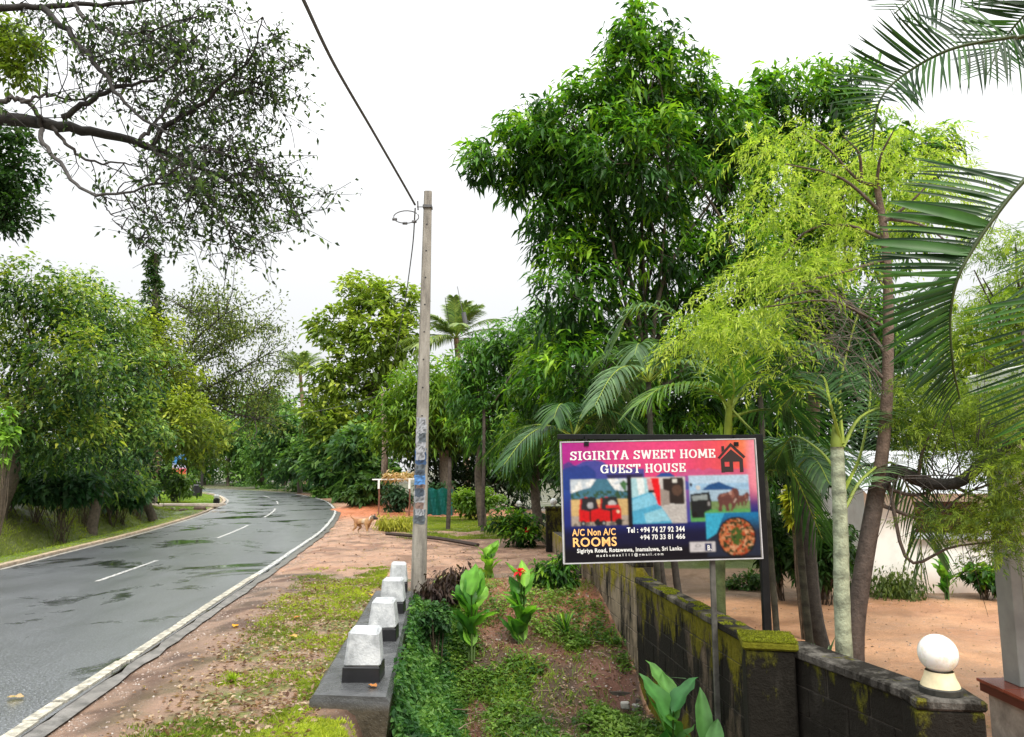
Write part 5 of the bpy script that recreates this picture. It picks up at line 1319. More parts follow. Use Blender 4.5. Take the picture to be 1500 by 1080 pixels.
cb_ = Buf(); leaves(cb_, P, rng.normal(size=P.shape) + [.2, 0, -.5], .095 * rng.uniform(.5, 1.3, len(P)), .046, palette([(.015, .03, .012), (.035, .065, .02), (.1, .17, .03)], len(P), rng), rng, q=2, roll=.9)
tb.build('trunk', M['bark'], e, True).matrix_parent_inverse = inv; cb_.build('crown', M['leaf'], e).matrix_parent_inverse = inv
# trees further left whose clumps reach into the corner
broadleaf('leaning_tree', 'yellow green clump of a tree in the upper left corner behind the bare branches', 'tree', (-19.5, 15, .7), at(-90, 150, 15), [blob(15, 70, 48, 15, 30), blob(30, 105, 32, 15, 22), blob(-50, 40, 60, 15), blob(5, 40, 30, 15, 25)], 260, 16, .16, .07, YG, 111, .2, 'broad', .3, 2, .2)
broadleaf('leaning_tree', 'very dark dense clump of leaves hanging at the left edge below the main branch', 'tree', (-17.5, 14, .7), at(-90, 260, 14), [blob(15, 250, 45, 14, 50), blob(5, 310, 42, 14, 36), blob(-50, 270, 70, 14), blob(20, 200, 25, 14, 25)], 420, 16, .14, .07, DARK, 112, .2, 'broad', .3, 2, .2)

# ---------------------------------------------------------------- backdrop woods (far mass)
rng = np.random.default_rng(120)
def wood(name, label, bls, n, lp, L, W, pal):
    b = Buf(); canopy(b, bls, n, lp, L, W, pal, rng, q=2, twr=.6, shell=.4); return tag(b.build(name, M['leaf']), label, 'woods', kind='stuff')
wood('far_woods', 'far dim mass of trees closing the view beyond the bend', [blob(px, rng.uniform(610, 650), 60, rng.uniform(100, 125), 70) for px in range(-150, 1000, 45)], 2200, 12, .9, .5, [(.04, .08, .035), (.08, .14, .06)])
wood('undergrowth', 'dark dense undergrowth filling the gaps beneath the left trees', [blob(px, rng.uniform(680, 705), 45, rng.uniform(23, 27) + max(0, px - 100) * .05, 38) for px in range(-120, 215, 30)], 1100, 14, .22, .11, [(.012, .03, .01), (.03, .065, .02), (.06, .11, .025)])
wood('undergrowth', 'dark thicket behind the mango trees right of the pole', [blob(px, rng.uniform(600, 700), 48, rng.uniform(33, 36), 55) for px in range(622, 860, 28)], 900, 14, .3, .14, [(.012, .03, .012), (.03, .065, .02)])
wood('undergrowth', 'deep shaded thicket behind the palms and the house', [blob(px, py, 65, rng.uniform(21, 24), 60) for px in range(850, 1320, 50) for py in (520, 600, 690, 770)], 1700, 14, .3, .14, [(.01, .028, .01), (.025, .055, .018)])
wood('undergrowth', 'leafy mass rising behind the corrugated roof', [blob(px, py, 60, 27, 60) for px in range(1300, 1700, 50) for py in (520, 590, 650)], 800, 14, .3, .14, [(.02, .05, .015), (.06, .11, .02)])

# ---------------------------------------------------------------- shrubs
def shrub(name, label, px, py, d_, rp, ry, n, lp, L, W, pal, seed, style='broad', flowers=0, cat='shrub', q=4, group=None, fcol=(.75, .03, .03)):
    rng = np.random.default_rng(seed); c = at(px, py, d_); z = gz(c[0], c[1]); base = np.array([c[0], c[1], z])
    e = empty(name, base); tag(e, label, cat, group); inv = Matrix.Translation(-Vector(base)); k = d_ / FPX
    bls = [blob(px + rng.uniform(-.5, .5) * rp, py + rng.uniform(-.35, .5) * ry, rp * .6, d_ + rng.uniform(-.3, .3) * rp * k, ry * .6) for _ in range(5)]
    cb2_, tb2 = Buf(), Buf(); TW = canopy(cb2_, bls, n, lp, L, W, pal, rng, style, .35, q, rp * k * .16, .4)
    for i in rng.choice(len(TW), min(len(TW), 14), replace=False):
        s = base + np.r_[rng.normal(0, rp * k * .1, 2), -.1]; tube(tb2, [s, (s + TW[i]) / 2 + rng.normal(0, .03, 3), TW[i]], [.012, .009, .004], 4, col=(.08, .06, .04), cap=False)
    tb2.build('stems', M['bark'], e).matrix_parent_inverse = inv; cb2_.build('foliage', M['leaf'], e).matrix_parent_inverse = inv
    for f in range(flowers):
        fbf = Buf(); p = TW[rng.integers(len(TW))] + [0, -.1, .1]
        leaves(fbf, np.tile(p, (9, 1)), rng.normal(size=(9, 3)) + [0, 0, .5], .09, .06, fcol, rng, droop=.2)
        fbf.build('flower', M['flower'], e).matrix_parent_inverse = inv
    return e
shrub('shrub', 'leafy shrub with long light leaves against the tan wall under the signboard corner', 822, 838, 11.3, 40, 36, 120, 14, .12, .045, MANGO, 130, 'rosette')
shrub('shrub', 'bright shrub with a red flower left of the dark pillar', 752, 772, 17, 42, 36, 150, 14, .13, .06, MANGO, 131, flowers=3)
shrub('hedge_shrub', 'sunlit green shrub mass between the thin dark trunks', 700, 722, 26, 42, 30, 190, 14, .17, .09, [(.07, .15, .02), (.17, .3, .03), (.3, .42, .05)], 132)
shrub('hedge_shrub', 'dense light green bush behind the teal net', 640, 722, 31, 30, 32, 130, 14, .2, .1, BLUE, 133)
shrub('bush', 'rounded yellow green grassy bush beside the dog', 577, 769, 21.5, 28, 14, 240, 14, .1, .03, [(.25, .27, .03), (.36, .36, .04), (.46, .42, .06)], 134, 'hang')
shrub('bush', 'broad leafed bush left of the old brown pole', 535, 715, 33, 32, 26, 120, 13, .3, .14, MID, 135)
shrub('bush', 'round green bush seen through the wooden frame', 582, 728, 31, 22, 22, 80, 13, .22, .1, BLUE, 136)
shrub('bush', 'dark low shrub hugging the culvert wall below the pole', 634, 905, 9.0, 28, 34, 200, 12, .06, .045, [(.02, .06, .02), (.04, .11, .03), (.08, .18, .04)], 137)
shrub('dry_bush', 'withered dark brown plants right of the foot of the concrete pole', 655, 855, 10.6, 42, 28, 150, 12, .1, .035, [(.02, .012, .01), (.05, .03, .025), (.1, .07, .05)], 139, 'hang')
shrub('bush', 'large dark leafed plants under the left trees', 90, 715, 19.5, 70, 32, 160, 12, .24, .12, [(.02, .06, .025), (.04, .1, .045), (.09, .17, .07)], 140)
shrub('bush', 'broad leafed bush beside the brown trunk at the slab', 180, 705, 25, 45, 36, 150, 12, .26, .13, [(.03, .08, .035), (.06, .14, .06), (.12, .22, .08)], 141)
shrub('bush', 'bright roadside bush right of the brown trunk', 262, 705, 38, 28, 28, 150, 12, .28, .13, [(.08, .15, .03), (.17, .27, .04)], 142)
shrub('bush', 'light leafed sapling at the left edge of the picture', 8, 625, 13, 20, 40, 40, 10, .14, .09, [(.12, .26, .03), (.25, .42, .05)], 143)
shrub('bush', 'yellow green croton between the palm trunks', 1168, 745, 12, 14, 46, 60, 12, .16, .06, [(.3, .36, .03), (.5, .5, .05)], 144)
for i, px in enumerate((350, 395, 440, 485, 512)):
    shrub('roadside_bush', ['small bush at the far end of the verge on the bend', 'second small bush along the outside of the bend', 'middle bush of the row outside the bend', 'bush below the dark tree on the right verge', 'last bush of the row nearest to the wooden frame'][i], px, 716, (82, 72, 62, 48, 41)[i], 26, 13, 110, 12, .32, .15, [(.05, .12, .03), (.12, .22, .04)], 150 + i, group='bushes along the outer side of the bend')

shrub('bush', 'dark bush filling the shade left of the white house wall', 1205, 800, 15, 48, 62, 300, 13, .2, .08, DARK, 179, 'rosette')
shrub('bush', 'second dark bush in the shade behind the black sign post', 1140, 790, 15.5, 34, 50, 200, 13, .2, .08, DARK, 180, 'rosette')
for i, (px, d_, py) in enumerate(((15, 19, 705), (58, 19.5, 708), (128, 22, 706), (165, 24, 706), (205, 27, 708), (95, 20.5, 716))):
    shrub('bank_bush', ['leafy weeds at the left edge on top of the bank', 'bright leafy bush second from the left on the bank', 'bush at the middle of the bank below the grey green tree', 'pale leafed bush on the bank towards the brown trunk', 'last bank bush left of the brown trunk', 'low weed clump hanging over the bank'][i], px, py, d_, 34, 30, 120, 12, .16, .07, [[(.04, .1, .03), (.1, .2, .045), (.22, .34, .07)], [(.03, .08, .035), (.07, .16, .06), (.15, .26, .1)]][i % 2], 190 + i, group='bushes along the left bank')
# strap leafed plants
def blades(buf, base, n, L, W, rng, col, spread=.7, droop=.6, segs=4):
    for k in range(n):
        a = rng.uniform(0, 2 * math.pi); h = np.array([math.cos(a), math.sin(a), 0]); el = R(rng.uniform(35, 82)); l = L * rng.uniform(.6, 1.1)
        t = np.linspace(0, 1, segs + 1)[:, None]; C = base + h * l * t * math.cos(el) * spread * 1.3 + np.array([0, 0, 1]) * (l * t * math.sin(el) - droop * l * t ** 2 * .6)
        S = np.array([-h[1], h[0], 0]); w_ = W * np.array([.6, 1, .9, .6, .05])[:segs + 1, None] / 2
        V = np.stack([C + S * w_, C - S * w_], 1).reshape(-1, 3)
        buf.add(V, quads=[(2 * i, 2 * i + 1, 2 * i + 3, 2 * i + 2) for i in range(segs)], col=palette(col, 1, rng)[0])
def strap(label, p, n, L, W, seed, col, name='strap_plant', group=None):
    rng = np.random.default_rng(seed); e = empty(name, p); tag(e, label, 'plant', group)
    for k in range(n):
        b = Buf(); blades(b, np.r_[rng.normal(0, .02, 2), 0], 1, L, W, rng, col); b.build('leaf', M['palm_leaf'], e)
p = gp(828, 925, -.32); strap('spiky bright green plant on the red soil left of the drain', p, 16, .45, .035, 160, MANGO)
for i, (px, lab) in enumerate(((1085, 'pale striped strap leaved plant just left of the black sign post'), (1160, 'silvery strap leaved plant right behind the mossy pillar'), (1195, 'strap leaved plant at the foot of the pale palm trunk'), (1130, 'broad strap leaved plant right behind the black sign post'))):
    c = at(px, 930, 7.2 + .3 * (i % 2)); strap(lab, (c[0], c[1], -.5), 22, 1.0, .05, 161 + i, [(.04, .12, .04), (.12, .24, .1), (.3, .4, .25)])

# ---------------------------------------------------------------- canna plants with large leaves
def canna_leaf_mesh(L, W, colr, fold=.28, curl=.25, seed=0):
    rng = np.random.default_rng(seed); n_ = 9; b = Buf(); V = []; C = []
    for k in range(n_):
        t = k / (n_ - 1); wk = W / 2 * (math.sin(math.pi * min(1, t * 1.02) ** .8) ** .8 if 0 < t < 1 else .02)
        wv = .02 * math.sin(t * 14 + seed)
        for s_ in (-1, -.5, 0, .5, 1):
            V.append((s_ * wk, L * t * (1 - .12 * t), abs(s_) * wk * fold + wv * abs(s_) * W * 4 - curl * L * t * t))
            cc2 = np.array(colr) * (1.35 if s_ == 0 else 1) * (1 + rng.normal(0, .05)); C.append(cc2)
    b.add(V, quads=[(5 * k + j, 5 * k + j + 1, 5 * k + j + 6, 5 * k + j + 5) for k in range(n_ - 1) for j in range(4)], col=np.array(C))
    return b.mesh('leaf', M['leaf'], True)
def canna(label, p, h, nleaf, L, W, seed, cols, flower=None, stems=2):
    rng = np.random.default_rng(seed); e = empty('canna_plant', p); tag(e, label, 'plant')
    for s in range(stems):
        ox, oy = rng.normal(0, .05, 2) if stems > 1 else (0, 0); hh_ = h * rng.uniform(.8, 1); b = Buf()
        tube(b, [(ox, oy, -.08), (ox * 1.3, oy * 1.2, hh_ * .5), (ox * 1.7, oy * 1.5, hh_)], [.014, .012, .007], 7, col=(.08, .14, .03)); b.build('stem', M['leaf'], e, True)
        for k in range(nleaf):
            t = .12 + .85 * k / max(1, nleaf - 1); a = rng.normal((20, 160, 60, 110)[k % 4], 28) + (180 if k % 3 == 2 else 0)
            me = canna_leaf_mesh(L * rng.uniform(.75, 1.1), W * rng.uniform(.8, 1.1), cols[int(rng.integers(len(cols)))], curl=rng.uniform(.05, .4), seed=seed + k)
            child('leaf', me, e, (ox * (1 + .7 * t), oy * (1 + .5 * t), hh_ * t), (R(rng.uniform(45, 78)), R(rng.uniform(-12, 12)), R(a)))
    if flower:
        f = Buf(); leaves(f, np.tile([0, 0, h * 1.12], (12, 1)) + rng.normal(0, .02, (12, 3)), rng.normal(size=(12, 3)) + [0, 0, .6], .1, .05, (.8, .02, .03), rng, droop=.3)
        tube(f, [(0, 0, h * .9), (0, 0, h * 1.12)], .006, 5, col=(.1, .12, .03)); f.build('flower', M['flower'], e)
GRN = [(.06, .18, .03), (.12, .3, .035), (.2, .42, .05)]
canna('broad leaved canna nearest to the culvert without any flower', gp(692, 958, -.48), .74, 6, .44, .22, 170, GRN, stems=4)
canna('canna with a single red flower in the middle of the ditch', gp(762, 952, -.52), .85, 7, .4, .17, 171, GRN, flower=True, stems=4)
canna('farther pale green canna on the edge of the dirt track', gp(718, 858, -.12), .55, 6, .32, .16, 172, [(.16, .34, .04), (.26, .46, .06)], stems=3)
canna('large near canna with wide bluish leaves at the bottom edge', (1.22, 6.3, -.95), .85, 6, .5, .22, 173, [(.04, .14, .04), (.07, .2, .05), (.12, .27, .07)], stems=2)
canna('canna shoot leaning into the bottom edge right of the larger one', (1.42, 5.9, -.95), .62, 5, .42, .15, 174, [(.05, .15, .045), (.09, .22, .06)], stems=2)
canna('canna with red flowers against the white house wall', (*at(1385, 860, 15.6)[:2], -.85), .7, 6, .36, .13, 175, GRN, flower=True, stems=6)
shrub('bush', 'low leafy bush right of the canna by the white house wall', 1440, 845, 15.6, 38, 22, 110, 12, .18, .08, MANGO, 176)
shrub('bush', 'low strip of greenery along the foot of the white house wall', 1310, 862, 15.9, 70, 10, 180, 12, .09, .04, [(.05, .09, .02), (.12, .16, .03)], 177, 'hang')
shrub('bush', 'weedy bush below the right part of the signboard across the yard', 1090, 850, 17, 40, 14, 100, 12, .12, .05, MID, 178)

# thin trunks and stakes
def stick(name, label, pts, r, col=(.07, .055, .045), cat='trunk'):
    b = Buf(); tube(b, spline(pts, 12), np.linspace(r, r * .75, 12), 7, col=col); return tag(b.build(name, M['bark'], smooth=True), label, cat)
for (px, y0, y1, d_, r, lab) in ((707, 800, 600, 21, .055, 'thin dark straight post right of the concrete pole'), (657, 800, 670, 22, .07, 'knobbly dark trunk just right of the concrete pole'), (530, 728, 700, 38, .06, 'grey stake beyond the dog near the road verge'), (497, 726, 700, 42, .06, 'short grey stake beside the bend')):
    p = at(px, 700, d_); z = gz(p[0], d_); stick('post', lab, [(p[0], d_, z - .1), (p[0] + .03, d_, (z + at(px, y1, d_)[2]) / 2), at(px + 2, y1, d_)], r, cat='post')
for (px, y1, d_, r, lab) in ((1190, 640, 10.5, .11, 'dark leaning trunk in the shade behind the pale palm trunk'), (990, 700, 12.8, .07, 'slim dark trunk seen under the signboard'), (970, 700, 13.4, .05, 'thin leaning stem left of the slim trunk under the signboard')):
    p = at(px, 860, d_); stick('tree_trunk', lab, [(p[0] + .15, d_, -.95), (p[0], d_, 0), at(px - 12, y1, d_)], r, (.04, .035, .03))
# thin tree with dark foot at the far bend
p = at(294, 715, 50); stick('tree_trunk', 'thin tree trunk with a thick dark foot where the road disappears', [(p[0], 50, -.1), (p[0] + .05, 50, 1.5), at(296, 640, 50)], .1, (.02, .018, .016))
b = Buf(); tube(b, [(0, 0, -.1), (0, 0, .75), (0, 0, .8)], [.3, .26, .1], 8); o = b.build('dark_stump', M['black_paint']); o.location = (p[0] - .15, 49.6, 0); tag(o, 'black stump at the foot of the thin tree on the far verge', 'stump')
b = Buf(); bevbox(b, (-.14, -.1, 0), (.14, .1, .3), .03, mat=0); bevbox(b, (-.13, -.09, .3), (.13, .09, .5), .05, mat=1)
o = b.build('marker_stone', [M['black_paint'], M['white_print']]); pm = gp(324, 739, 0); o.location = (pm[0] - .25, pm[1], 0); tag(o, 'small black and white marker stone on the inside of the bend', 'marker stone')

# slab bridge at the left ditch
e = empty('slab_bridge', (-15.7, 34.6, 0)); tag(e, 'small pale concrete slab crossing a dark ditch by the brown trunk', 'slab')
for k in range(2):
    b = Buf(); bevbox(b, (-2.6 + k * 2.5, -.55, .1), (-.12 + k * 2.5, .35, .22), .02, jit=.02); b.build('slab', m_plain('pale_slab', (.4, .34, .28), .7, .3, 3), e)
for k in range(14):
    b = Buf(); x = -2.6 + k * .36 + random.uniform(-.1, .1); s = random.uniform(.1, .22); bevbox(b, (x - s, -.9 - s * .5, -.3), (x + s, -.55, -.3 + s * 1.8), .05, jit=.05); b.build('rubble_stone', m_plain('dark_rubble', (.09, .06, .045), .8, .4, 4) if k == 0 else bpy.data.materials['dark_rubble'], e)

# hoarding far left
p = at(263, 683, 58); e = empty('roadside_billboard', (p[0], 58, 0)); tag(e, 'small distant billboard blue above and red below among the bushes', 'billboard')
b = Buf(); n1 = 12
V = [(x, 0, z) for z in np.linspace(-.9, .9, n1) for x in np.linspace(-.55, .55, n1)]; Cc = []
for v in V:
    t = v[2]; c = (.05, .2, .45) if t > .2 else (.45, .45, .6) if t > -.15 else (.55, .05, .06) if t > -.55 else (.6, .2, .05); Cc.append(np.array(c) * random.uniform(.6, 1.3))
b.add(np.array(V) + [0, -.03, p[2]], quads=[(j * n1 + i, j * n1 + i + 1, (j + 1) * n1 + i + 1, (j + 1) * n1 + i) for j in range(n1 - 1) for i in range(n1 - 1)], col=np.array(Cc)); b.build('printed_face', M['attr'], e)
b = Buf(); box(b, (-.57, -.02, p[2] - .92), (.57, .02, p[2] + .92)); b.build('backing', M['galv'], e)
for x in (-.4, .4): b = Buf(); tube(b, [(x, .05, -.1), (x, .05, p[2] + .9)], .04, 6); b.build('post', M['galv'], e)

# wooden frame with dead leaf heap
d_ = 28.3; pa = at(554, 757, d_); pc = at(599, 757, d_); e = empty('wooden_frame', (pa[0], d_, 0)); tag(e, 'rough wooden stall frame topped with dead palm leaves beyond the dog', 'frame')
wf = pc[0] - pa[0]; zt = at(560, 702, d_)[2]
for x, nm in ((0, 'post'), (wf, 'post'), (wf + .1, 'post')):
    b = Buf(); tube(b, spline([(x, (.9 if x > wf else 0), -.1), (x + .02, (.9 if x > wf else 0), zt * .5), (x - .01, (.9 if x > wf else 0), zt)], 6), .035, 6, col=(.16, .07, .045)); b.build(nm, M['bark'], e)
    if x <= wf:
        b = Buf(); box(b, (x - .04, -.045, zt - .36), (x + .04, -.037, zt - .02)); tag(b.build('white_board', M['whitecol'], e), 'short white painted board')
b = Buf(); tube(b, [(-.25, -.02, zt - .02), (wf + .3, -.02, zt + .0)], .028, 6); b.build('top_rail', M['whitecol'], e)
rngx = np.random.default_rng(5); b = Buf(); n_ = 240; Px = np.stack([rngx.uniform(.2, wf, n_), rngx.uniform(-.1, .8, n_), zt + .03 + rngx.random(n_) * .22], 1)
leaves(b, Px, rngx.normal(size=(n_, 3)) * [1, 1, .4] + [0, 0, -.15], .3, .07, palette([(.25, .13, .06), (.5, .32, .14), (.6, .5, .35)], n_, rngx), rngx); b.build('dead_leaves', M['grass'], e)

# teal net
d_ = 29; e = empty('net_fence', at(648, 755, d_)); tag(e, 'teal shade net strung up beside the concrete pole', 'net')
p0 = at(626, 716, d_); p1 = at(663, 716, d_); p2 = at(648, 755, d_); b = Buf(); V = []
for j in range(9):
    for i in range(15): V.append((p0[0] + (p1[0] - p0[0]) * i / 14 - p2[0], .08 * math.sin(i * 1.3 + j * .4), (p2[2] + (p0[2] - p2[2]) * j / 8 + .04 * math.sin(i * .9)) - p2[2]))
b.add(V, quads=[(j * 15 + i, j * 15 + i + 1, (j + 1) * 15 + i + 1, (j + 1) * 15 + i) for j in range(8) for i in range(14)], col=(.01, .13, .13)); b.build('net', M['leaf_soft'], e)
for x in (p0[0] - p2[0], p1[0] - p2[0]): b = Buf(); tube(b, [(x, .1, -.25), (x, .1, p0[2] - p2[2] + .1)], .03, 5, col=(.1, .07, .05)); b.build('post', M['bark'], e)

# fallen log beside the track
b = Buf(); tube(b, spline([gp(566, 783, .05), gp(640, 790, .06), gp(700, 800, .05)], 12) + [0, 0, .02], .045, 6, col=(.05, .035, .028)); tag(b.build('fallen_log', M['bark']), 'dark thin log lying along the near edge of the grass patch', 'log')
# drain opening by the wall
pd = np.array([1.2, 8.95, gz(1.0, 8.9) - .14]); e = empty('drain', pd, R(-8)); tag(e, 'dark drain hole with a broken concrete rim at the foot of the tan wall', 'drain')
b = Buf()
for a, c_ in (((-.28, -.1, -.25), (-.22, .4, .12)), ((.22, -.1, -.25), (.28, .4, .12)), ((-.28, .02, .121), (.28, .4, .16)), ((-.219, .34, -.25), (.219, .4, .12))): box(b, a, c_)
b.build('rim', M['mortar'], e)
for k, (x, z) in enumerate(((.05, .02), (.18, .0), (.12, -.12))):
    b = Buf(); bevbox(b, (x, -.16, z), (x + .1, -.105, z + .08), .012, jit=.01); b.build('broken_block', M['concrete'], e)

# ---------------------------------------------------------------- ground cover
rng = np.random.default_rng(400)
def scatter(n, x0, x1, y0, y1, maskf):
    x = rng.uniform(x0, x1, n); y = y0 + (y1 - y0) * rng.random(n) ** 1.25
    k = rng.random(n) < maskf(x, y); x, y = x[k], y[k]
    return np.stack([x, y, hz(x, y)], 1)
def grass(name, label, P, per, L, W, pal, mat='grass', lean=.5, cat='grass'):
    n = len(P) * per; ti = np.repeat(np.arange(len(P)), per); B = P[ti] + np.c_[rng.normal(0, L * .35, (n, 2)), np.zeros(n)]
    B[:, 2] = hz(B[:, 0], B[:, 1]) - .01
    D = nrm(rng.normal(size=(n, 3)) * [lean, lean, .1] + [0, 0, 1]); bias = vnoise(B[:, 0] * 1.5, B[:, 1] * 1.5, 9)
    b = Buf(); leaves(b, B, D, L * rng.uniform(.5, 1.3, n), W, palette(pal, n, rng, bias), rng, droop=.3, q=2, roll=2.0)
    return tag(b.build(name, M[mat]), label, cat, kind='stuff')
GP = [(.07, .12, .02), (.14, .22, .03), (.26, .36, .04)]
ML = lambda lo, hi: (lambda x, y: ((xl(y) - x > lo) & (xl(y) - x < hi)).astype(float))
grass('short_grass', 'bright short grass strip along the left road edge', scatter(42000, -20, -8.8, 11, 62, lambda x, y: ML(.3, 1.7)(x, y) * (.35 + .65 * (y < 36))), 4, .055, .011, [(.18, .25, .03), (.32, .42, .04), (.46, .52, .06)])
grass('long_grass', 'longer darker grass on the bank under the left trees', scatter(30000, -24, -9, 11, 40, ML(1.5, 5.5)), 5, .17, .014, [(.12, .15, .025), (.24, .3, .035), (.4, .44, .05)])
grass('grass_patch', 'sunlit grass on the inside of the bend', scatter(22000, -26, -11, 34, 60, ML(.5, 6)), 4, .1, .022, [(.16, .26, .03), (.28, .4, .04)])
def vm(x, y):
    n_ = fbm(x * 2.2, y * 2.2, 51); c_ = culx(y) - .62
    return sstep(n_, .37, .52) * sstep(x - xr(y), .55, 1.1) * ((x < culx(y) - .55) | (y < 5.5)) * (.35 + .65 * sstep(np.abs(x - c_ - .3 - .25 * np.sin(y)), .75, .2)) + .4 * (y < 5.52) * (x > -2.1) * (n_ > .4)
grass('verge_weeds', 'moss and short weeds between the road and the white blocks', scatter(60000, -3.6, -.8, 4.4, 13.5, vm), 6, .056, .01, [(.1, .15, .02), (.26, .32, .03), (.46, .5, .045)])
grass('grass_patch', 'grass patch behind the dog and around the pole', scatter(26000, -6, 1, 19, 28, lambda x, y: sstep(fbm(x * .9, y * .9, 21), .25, .45) * sstep(x - xr(y), 2.0, 3.2)), 4, .08, .014, [(.14, .19, .03), (.25, .32, .04), (.36, .38, .06)])
grass('verge_grass', 'low grass fringe along the outside of the far bend', scatter(14000, -24, 0, 33, 66, lambda x, y: ((x - xr(y) > 1.2) & (x - xr(y) < 7)) * sstep(fbm(x * .5, y * .5, 5), .35, .5)), 4, .14, .03, [(.06, .11, .02), (.16, .22, .04)])
# broad leafed ground cover in the ditch
def dm(x, y):
    n_ = fbm(x * 1.9, y * 1.9, 61); return ((x > culx(y) + .05) & (x < wallx(y) - .05)) * sstep(n_, .44, .54) * (1 - .75 * sstep(y, 9.3, 10.4))
P = scatter(34000, -1.2, 2.2, 4.6, 11.8, dm); n = len(P) * 3; ti = np.repeat(np.arange(len(P)), 3); B = P[ti] + rng.normal(0, .03, (n, 3)) * [1, 1, .2]; B[:, 2] = hz(B[:, 0], B[:, 1]) + rng.uniform(.0, .11, n) * (.3 + fbm(B[:, 0] * 3, B[:, 1] * 3, 8))
b = Buf(); leaves(b, B, rng.normal(size=(n, 3)) * [1, 1, .3] + [0, 0, .12], .05 * rng.uniform(.4, 1.9, n), .034, palette([(.02, .06, .012), (.1, .2, .03), (.28, .42, .08)], n, rng, vnoise(B[:, 0] * 2, B[:, 1] * 2, 3)), rng, droop=.1, q=2, roll=.3)
n = 26000; y = rng.uniform(5.6, 10.8, n); u_ = rng.random(n) ** 1.3; B = np.stack([culx(y) + .02 + u_ * .62, y, np.zeros(n)], 1)
B[:, 2] = hz(B[:, 0], B[:, 1]) + (.86 - (y > 9) * .4) * (1 - u_) ** 1.4 * rng.random(n) ** .5 * (.45 + 1.0 * fbm(y * 2.5, u_ * 2, 5)) * (1 - sstep(y, 9.8, 10.9))
leaves(b, B, rng.normal(size=(n, 3)) + [.5, -.3, 0], .055 * rng.uniform(.6, 1.5, n), .036, palette([(.02, .07, .02), (.06, .16, .035), (.16, .3, .06)], n, rng, vnoise(B[:, 1] * 3, B[:, 2] * 5, 3)), rng, droop=.2, q=2, roll=.6)
tag(b.build('ground_cover', M['leaf']), 'small leaved green ground cover over the ditch between culvert and block wall', 'ground cover', kind='stuff')
grass('ditch_grass', 'sparse grass blades in the ditch', scatter(9000, -1.1, 2.0, 4.8, 11.8, lambda x, y: dm(x, y) * .7 + .12 * (x > culx(y) + .1) * (x < wallx(y) - .05)), 6, .17, .01, GP)
# leaf litter, twigs and pebbles
def litter(name, label, P, L, pal, q=4, cat='leaf litter'):
    n = len(P); b = Buf(); P = P + np.c_[np.zeros((n, 2)), rng.uniform(.004, .02, n)]
    leaves(b, P, rng.normal(size=(n, 3)) * [1, 1, .18], L * rng.uniform(.5, 1.3, n), L * .5, palette(pal, n, rng), rng, droop=.02, q=q, roll=.4, fold=.3)
    return tag(b.build(name, M['grass']), label, cat, kind='stuff')
LIT = [(.1, .05, .035), (.22, .12, .07), (.36, .24, .16), (.5, .4, .3)]
litter('leaf_litter', 'brown fallen leaves on the verge by the white blocks', scatter(8500, -3.3, -1.0, 4.4, 12, lambda x, y: sstep(x - xr(y), .3, 1.2) * (x < culx(y) - .5)), .055, LIT)
litter('leaf_litter', 'brown and pale fallen leaves across the ditch', scatter(9000, -1.0, 2.1, 4.8, 12, lambda x, y: (x > culx(y)) * (x < wallx(y)) * .8), .055, LIT)
litter('leaf_litter', 'scattered dead leaves on the dirt track', scatter(900, -7, 2, 12, 30, lambda x, y: (x > xr(y) + .1) * 1.0), .07, LIT)
litter('leaf_litter', 'few dead leaves on the wet asphalt', scatter(260, -9, -2.5, 5, 24, lambda x, y: ((x < xr(y)) & (x > xl(y))) * 1.0), .05, LIT)
litter('leaf_litter', 'scattered leaves on the sandy yard', scatter(800, 2, 11, 5.5, 16, lambda x, y: (x > wallx(y) + .4) * 1.0), .05, LIT)
def stones(name, label, P, s):
    n = len(P); V0 = nrm(np.array([(1, 0, 0), (-1, 0, 0), (0, 1, 0), (0, -1, 0), (0, 0, 1), (0, 0, -1)], float)); T0 = np.array([(0, 2, 4), (2, 1, 4), (1, 3, 4), (3, 0, 4), (2, 0, 5), (1, 2, 5), (3, 1, 5), (0, 3, 5)])
    sc = s * rng.uniform(.3, 1.4, (n, 1, 1)); V = P[:, None] + V0[None] * sc * rng.uniform(.6, 1.2, (n, 6, 1)) * [1, 1, .6]
    b = Buf(); b.add(V.reshape(-1, 3), tris=(T0[None] + np.arange(n)[:, None, None] * 6).reshape(-1, 3), col=np.repeat(palette([(.12, .09, .07), (.32, .24, .2), (.4, .36, .33)], n, rng), 6, 0))
    return tag(b.build(name, M['attr'], smooth=True), label, 'gravel', kind='stuff')
stones('gravel', 'loose gravel and clods on the verge and dirt track', scatter(9000, -7, 1, 4.4, 26, lambda x, y: (x > xr(y) + .02) * (x < np.where(y < 11, culx(y) - .5, wallx(y)))), .014)
stones('gravel', 'grit washed along the outside of the white edge line', scatter(26000, -6, -2.9, 4.4, 20, lambda x, y: ((x - xr(y) > -.03) & (x - xr(y) < .34)) * sstep(fbm(x * 5, y * 5, 8), .35, .6)), .011)
stones('gravel', 'small stones and clods on the sandy yard', scatter(2600, 2, 11, 5.5, 16, lambda x, y: (x > wallx(y) + .4) * sstep(fbm(x * 1.5, y * 1.5, 8), .4, .6)), .016)
stones('gravel', 'clods of red earth in the ditch', scatter(3000, -1, 2, 5, 12, lambda x, y: (x > culx(y)) * (x < wallx(y))), .02)
